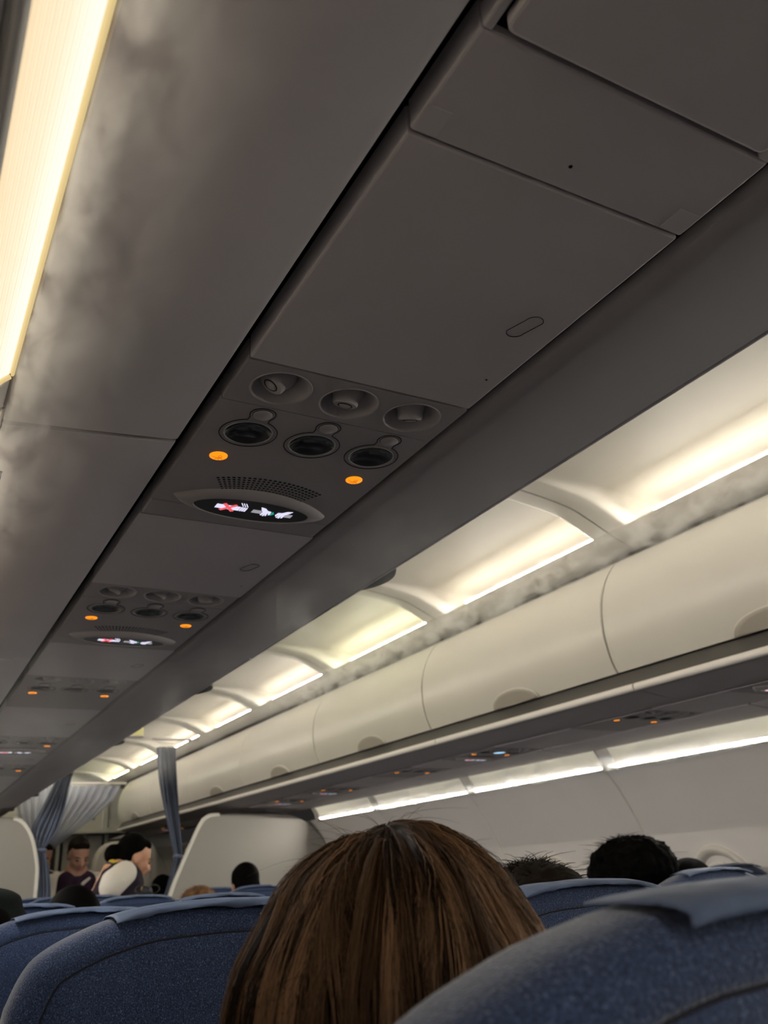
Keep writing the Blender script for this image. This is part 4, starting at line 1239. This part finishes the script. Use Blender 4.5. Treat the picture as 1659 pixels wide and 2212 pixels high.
# flight attendants ------------------------------------------------
def attendant_bending():
    Y = 5.30
    o = thing('person', 'attendant in white shirt and yellow scarf bending towards the right seats', 'person', (1.13, Y, -1.15))
    ax = axes_for(math.radians(-82), math.radians(-20), 0)
    c = Vector((1.268, Y, .145))
    neck = (1.185, Y, .055); pel = (1.02, Y + .02, -.36)
    shR, shL = (1.165, Y - .135, .035), (1.20, Y + .15, .02)
    elb, wr = (1.062, Y - .20, -.115), (1.22, Y - .22, -.30)
    arms = [cap(shR, elb, .048, .040), cap(elb, wr, .038, .027), cap(shL, (1.30, Y + .20, -.19), .048, .040), cap((1.30, Y + .20, -.19), (1.48, Y + .16, -.30), .038, .027)]
    hands = []
    for b, d in ((Vector(wr), Vector((.75, 0, -.5)).normalized()), (Vector((1.48, Y + .16, -.30)), Vector((.9, -.1, -.2)).normalized())):
        hands.append(cap(b, b + d * .075, .027, .030)); sd_ = Vector((0, 1, 0))
        for q, l in enumerate((.06, .072, .066, .05)):
            r0 = b + d * .085 + sd_ * (.026 - .017 * q); hands.append(cap(r0, r0 + d * l * .6, .0085, .008)); hands.append(cap(r0 + d * l * .6, r0 + d * l + Vector((0, 0, -.018)), .008, .007))
        r0 = b + d * .03 + sd_ * .03; hands.append(cap(r0, r0 + d * .05 + sd_ * .02, .0095, .008))
    legs = [q for sg in (-1, 1) for q in (cap((1.02, Y + sg * .08, -.40), (1.05, Y + sg * .09, -.76), .085, .055), cap((1.05, Y + sg * .09, -.76), (1.00, Y + sg * .09, -1.08), .052, .036), cap((1.00, Y + sg * .09, -1.115), (1.12, Y + sg * .10, -1.125), .032, .024))]
    body = blob('body', head_prims(c, ax, .98) + [cap(c + Vector((-.03, 0, -.06)), neck, .05, .055), cap(neck, pel, .10, .12), cap(shR, shL, .05, .05)] + arms + hands + legs, 'skin', o, .008, 5)
    face_bits(body, c, ax, .98)
    blob('shirt', [cap((1.190, Y - .125, .062), (1.128, Y - .168, .020), .068, .074), cap((1.128, Y - .168, .020), (1.112, Y - .176, -.004), .074, .066), cap(shL, (1.27, Y + .19, -.13), .066, .066), cap((1.17, Y - .10, .06), (1.20, Y + .10, .05), .058, .056)], 'shirt', body, .009, 4)
    blob('vest', [cap((1.195, Y - .03, .010), (1.07, Y - .03, -.30), .128, .155), cap((1.205, Y + .05, .0), (1.07, Y + .05, -.30), .125, .150), cap(pel, (1.04, Y, -.68), .16, .17)], 'vest', body, .010, 5)
    r, f, u = ax
    hb = Vector((1.150, Y, .165))
    blob('hair', [ell(c + u * .046 - f * .030, (.080, .086, .080), ax), ell(c - f * .055 - u * .0, (.070, .054, .066), ax), ell(c + u * .074 + f * .026, (.064, .044, .036), ax), ell(hb, (.050, .052, .055)), ell(hb + Vector((.03, 0, -.02)), (.045, .045, .045))], 'hair_black', body, .007, 4)
    # striped neck scarf with its knot
    for q, (dz, m_) in enumerate(((.020, 'scarf_y'), (.006, 'scarf_d'), (-.008, 'scarf_y'))):
        ctr = Vector(neck) + Vector((.012 - q * .006, 0, .020 + dz))
        ring = [ctr + Vector((math.cos(w) * .070, math.sin(w) * .072, -math.cos(w) * .040)) for w in [2 * math.pi * k / 20 for k in range(20)]]
        mk('scarf_band', tube(ring, .0105, 8, closed=True), m_, body, smooth=True)
    blob('scarf_knot', [ell((1.270, Y - .05, -.025), (.040, .05, .040)), ell((1.325, Y - .05, -.035), (.042, .04, .030)), cap((1.28, Y - .06, -.04), (1.265, Y - .06, -.105), .030, .022)], 'scarf_d', body, .007, 3)
    mk('scarf_patch', ell((1.272, Y - .094, -.012), (.026, .008, .026)), 'scarf_y', body, smooth=True)
attendant_bending()

def attendant_front(x, Y, ztop, yaw, pitch, label, vest, w=.15):
    o = thing('person', label, 'person', (x, Y, -1.15))
    ax = axes_for(math.pi + yaw, pitch, 0); c = Vector((x, Y - .05, ztop - .118))
    zs = ztop - .29
    neck = (x, Y, zs + .05)
    sh = [(x - w, Y, zs), (x + w, Y, zs)]
    arms = [q for sg, s_ in zip((-1, 1), sh) for q in (cap(s_, (s_[0] + sg * .045, Y - .04, zs - .27), .046, .038), cap((s_[0] + sg * .045, Y - .04, zs - .27), (x + sg * .09, Y - .26, zs - .36), .036, .026),
                                                      cap((x + sg * .09, Y - .27, zs - .36), (x + sg * .07, Y - .34, zs - .37), .028, .026))]
    fing = [cap((x + sg * (.09 - .017 * q), Y - .345, zs - .37), (x + sg * (.085 - .017 * q), Y - .405 + .004 * q, zs - .39), .0085, .007) for sg in (-1, 1) for q in range(4)] + [cap((x + sg * .05, Y - .31, zs - .36), (x + sg * .03, Y - .35, zs - .355), .009, .008) for sg in (-1, 1)]
    legs = [q for sg in (-1, 1) for q in (cap((x + sg * .08, Y, -.35), (x + sg * .08, Y, -.74), .085, .055), cap((x + sg * .08, Y, -.74), (x + sg * .08, Y, -1.08), .052, .036), cap((x + sg * .08, Y, -1.115), (x + sg * .09, Y - .12, -1.125), .032, .024))]
    body = blob('body', head_prims(c, ax, .95) + [cap(c + Vector((0, .02, -.06)), neck, .05, .055), cap(sh[0], sh[1], .05, .05), cap(neck, (x, Y, -.35), .09, .12)] + arms + fing + legs, 'skin2', o, .009, 5)
    face_bits(body, c, ax, .95)
    blob('shirt', [cap(s_, (s_[0] + sg * .03, Y - .02, zs - .17), .062, .060) for sg, s_ in zip((-1, 1), sh)] + [cap((x - .08, Y, zs + .015), (x + .08, Y, zs + .015), .060, .060), cap((x, Y - .015, zs + .01), (x, Y, zs + .045), .075, .058)], 'shirt', body, .010, 4)
    blob('vest', [cap((x - .062, Y - .03, zs - .005), (x - .06, Y - .02, -.30), .078, .105), cap((x + .062, Y - .03, zs - .005), (x + .06, Y - .02, -.30), .078, .105), cap((x, Y - .045, zs - .015), (x, Y - .03, zs - .22), .068, .09), cap((x, Y, -.3), (x, Y, -.70), .15, .16)], vest, body, .010, 4)
    r, f, u = ax
    blob('hair', [ell(c + u * .045 - f * .030, (.077, .084, .076), ax), ell(c - f * .05 - u * .0, (.068, .052, .066), ax), ell(c + u * .072 + f * .022, (.062, .044, .034), ax), ell(c - f * .10 + u * .0, (.045, .04, .045), ax)], 'hair_soft', body, .007, 4)
    mk('scarf', tube([(x + .055 * math.cos(q * math.pi / 8), Y - .01 + .055 * math.sin(q * math.pi / 8), zs + .055) for q in range(16)], .014, 8, closed=True), 'scarf_d', body, smooth=True)
    blob('collar', [cap((x + .03, Y - .115, zs - .02), (x + .075, Y - .112, zs + .015), .014, .010)], 'shirt', body, .006, 2)
attendant_front(1.255, 6.95, .335, .15, -.45, 'attendant in dark plum vest facing the viewer, looking down', 'vest2')
attendant_front(1.115, 7.75, .36, .75, -.4, 'attendant half hidden behind the left tied curtain', 'vest2', .14)

# ------------------------------------------------------------------ condensation mist
def mist_mat(name, density, scale, lo, hi, col=(.95, .95, .93), stretch=(1, 1, 1), fx=None, fz=None, detail=3, fy=None):
    """volume whose density is broken up by noise and fades towards the sides of its box (object coordinates)"""
    m = bpy.data.materials.new(name); m.use_nodes = True
    nt = m.node_tree; nt.nodes.clear(); L = nt.links.new
    out = nt.nodes.new('ShaderNodeOutputMaterial'); vs = nt.nodes.new('ShaderNodeVolumeScatter')
    vs.inputs['Color'].default_value = (*col, 1); vs.inputs['Anisotropy'].default_value = .2
    L(vs.outputs[0], out.inputs['Volume'])
    tc = nt.nodes.new('ShaderNodeTexCoord')
    mp = nt.nodes.new('ShaderNodeMapping'); mp.inputs['Scale'].default_value = stretch
    L(tc.outputs['Object'], mp.inputs[0])
    n = nt.nodes.new('ShaderNodeTexNoise'); n.inputs['Scale'].default_value = scale; n.inputs['Detail'].default_value = detail; n.inputs['Roughness'].default_value = .6; n.inputs['Distortion'].default_value = .5
    L(mp.outputs[0], n.inputs['Vector'])
    mr = nt.nodes.new('ShaderNodeMapRange'); mr.inputs['From Min'].default_value = lo; mr.inputs['From Max'].default_value = hi
    L(n.outputs['Fac'], mr.inputs['Value'])
    val = mr.outputs[0]
    sx = nt.nodes.new('ShaderNodeSeparateXYZ'); L(tc.outputs['Generated'], sx.inputs[0])
    for ax, ramp in (('X', fx), ('Y', fy), ('Z', fz)):
        if not ramp: continue
        cr = nt.nodes.new('ShaderNodeValToRGB'); e = cr.color_ramp.elements; cr.color_ramp.interpolation = 'EASE'
        e[0].position, e[0].color = ramp[0][0], (ramp[0][1],) * 3 + (1,)
        e[1].position, e[1].color = ramp[-1][0], (ramp[-1][1],) * 3 + (1,)
        for p, v in ramp[1:-1]:
            q = e.new(p); q.color = (v, v, v, 1)
        L(sx.outputs[ax], cr.inputs[0])
        mu = nt.nodes.new('ShaderNodeMath'); mu.operation = 'MULTIPLY'; L(val, mu.inputs[0]); L(cr.outputs[0], mu.inputs[1]); val = mu.outputs[0]
    mu = nt.nodes.new('ShaderNodeMath'); mu.operation = 'MULTIPLY'; mu.inputs[1].default_value = density; L(val, mu.inputs[0])
    L(mu.outputs[0], vs.inputs['Density'])
    return m
def mist(x0, x1, y0, y1, z0, z1, m, label):
    return mk('mist', box(x0, x1, y0, y1, z0, z1), m, label=label, cat='mist', kind='stuff')
FADE = [(0, 0), (.2, 1), (.8, 1), (1, 0)]
MISTS = True
if MISTS:
    mist(.049, .16, -.25, 1.45, .405, .4672, mist_mat('lamp_mist', 95, 26, .42, .62, stretch=(1, .6, 1), fx=[(0, 1), (.10, 1), (.24, .25), (.6, .06), (1, 0)], fz=[(0, 0), (.55, .55), (1, 1)], fy=[(0, 1), (.75, 1), (1, 0)]),
         'thin white mist glowing along the edge of the left lamp')
    mist(2.02, 2.33, .6, 5.6, .985, 1.085, mist_mat('bin_mist', 40, 16, .455, .64, stretch=(1, .8, 1), fx=[(0, 0), (.35, .8), (1, 1)], fz=[(0, 0), (.3, 1), (.7, .8), (1, 0)], fy=FADE),
         'white mist rolling out of the gap above the right bins')
    mist(.50, .98, .55, 4.2, .30, .515, mist_mat('bin_edge_mist', 3.0, 9, .52, .75, fx=FADE, fz=[(0, 0), (.5, .6), (1, 1)], fy=FADE),
         'faint mist wisps drifting below the edge of the left bin')
    mist(.02, .50, 1.25, 4.5, .30, .478, mist_mat('channel_mist', .45, 6, .42, .72, fx=FADE, fz=[(0, 0), (.5, .6), (1, 1)], fy=[(0, 0), (.15, 1), (1, .6)]),
         'faint mist hanging below the left service units')
    mist(2.60, 2.80, 1.9, 5.9, .36, .464, mist_mat('wall_mist', 7, 14, .42, .68, fx=FADE, fz=FADE, fy=FADE),
         'thin mist in front of the right wall lamps')
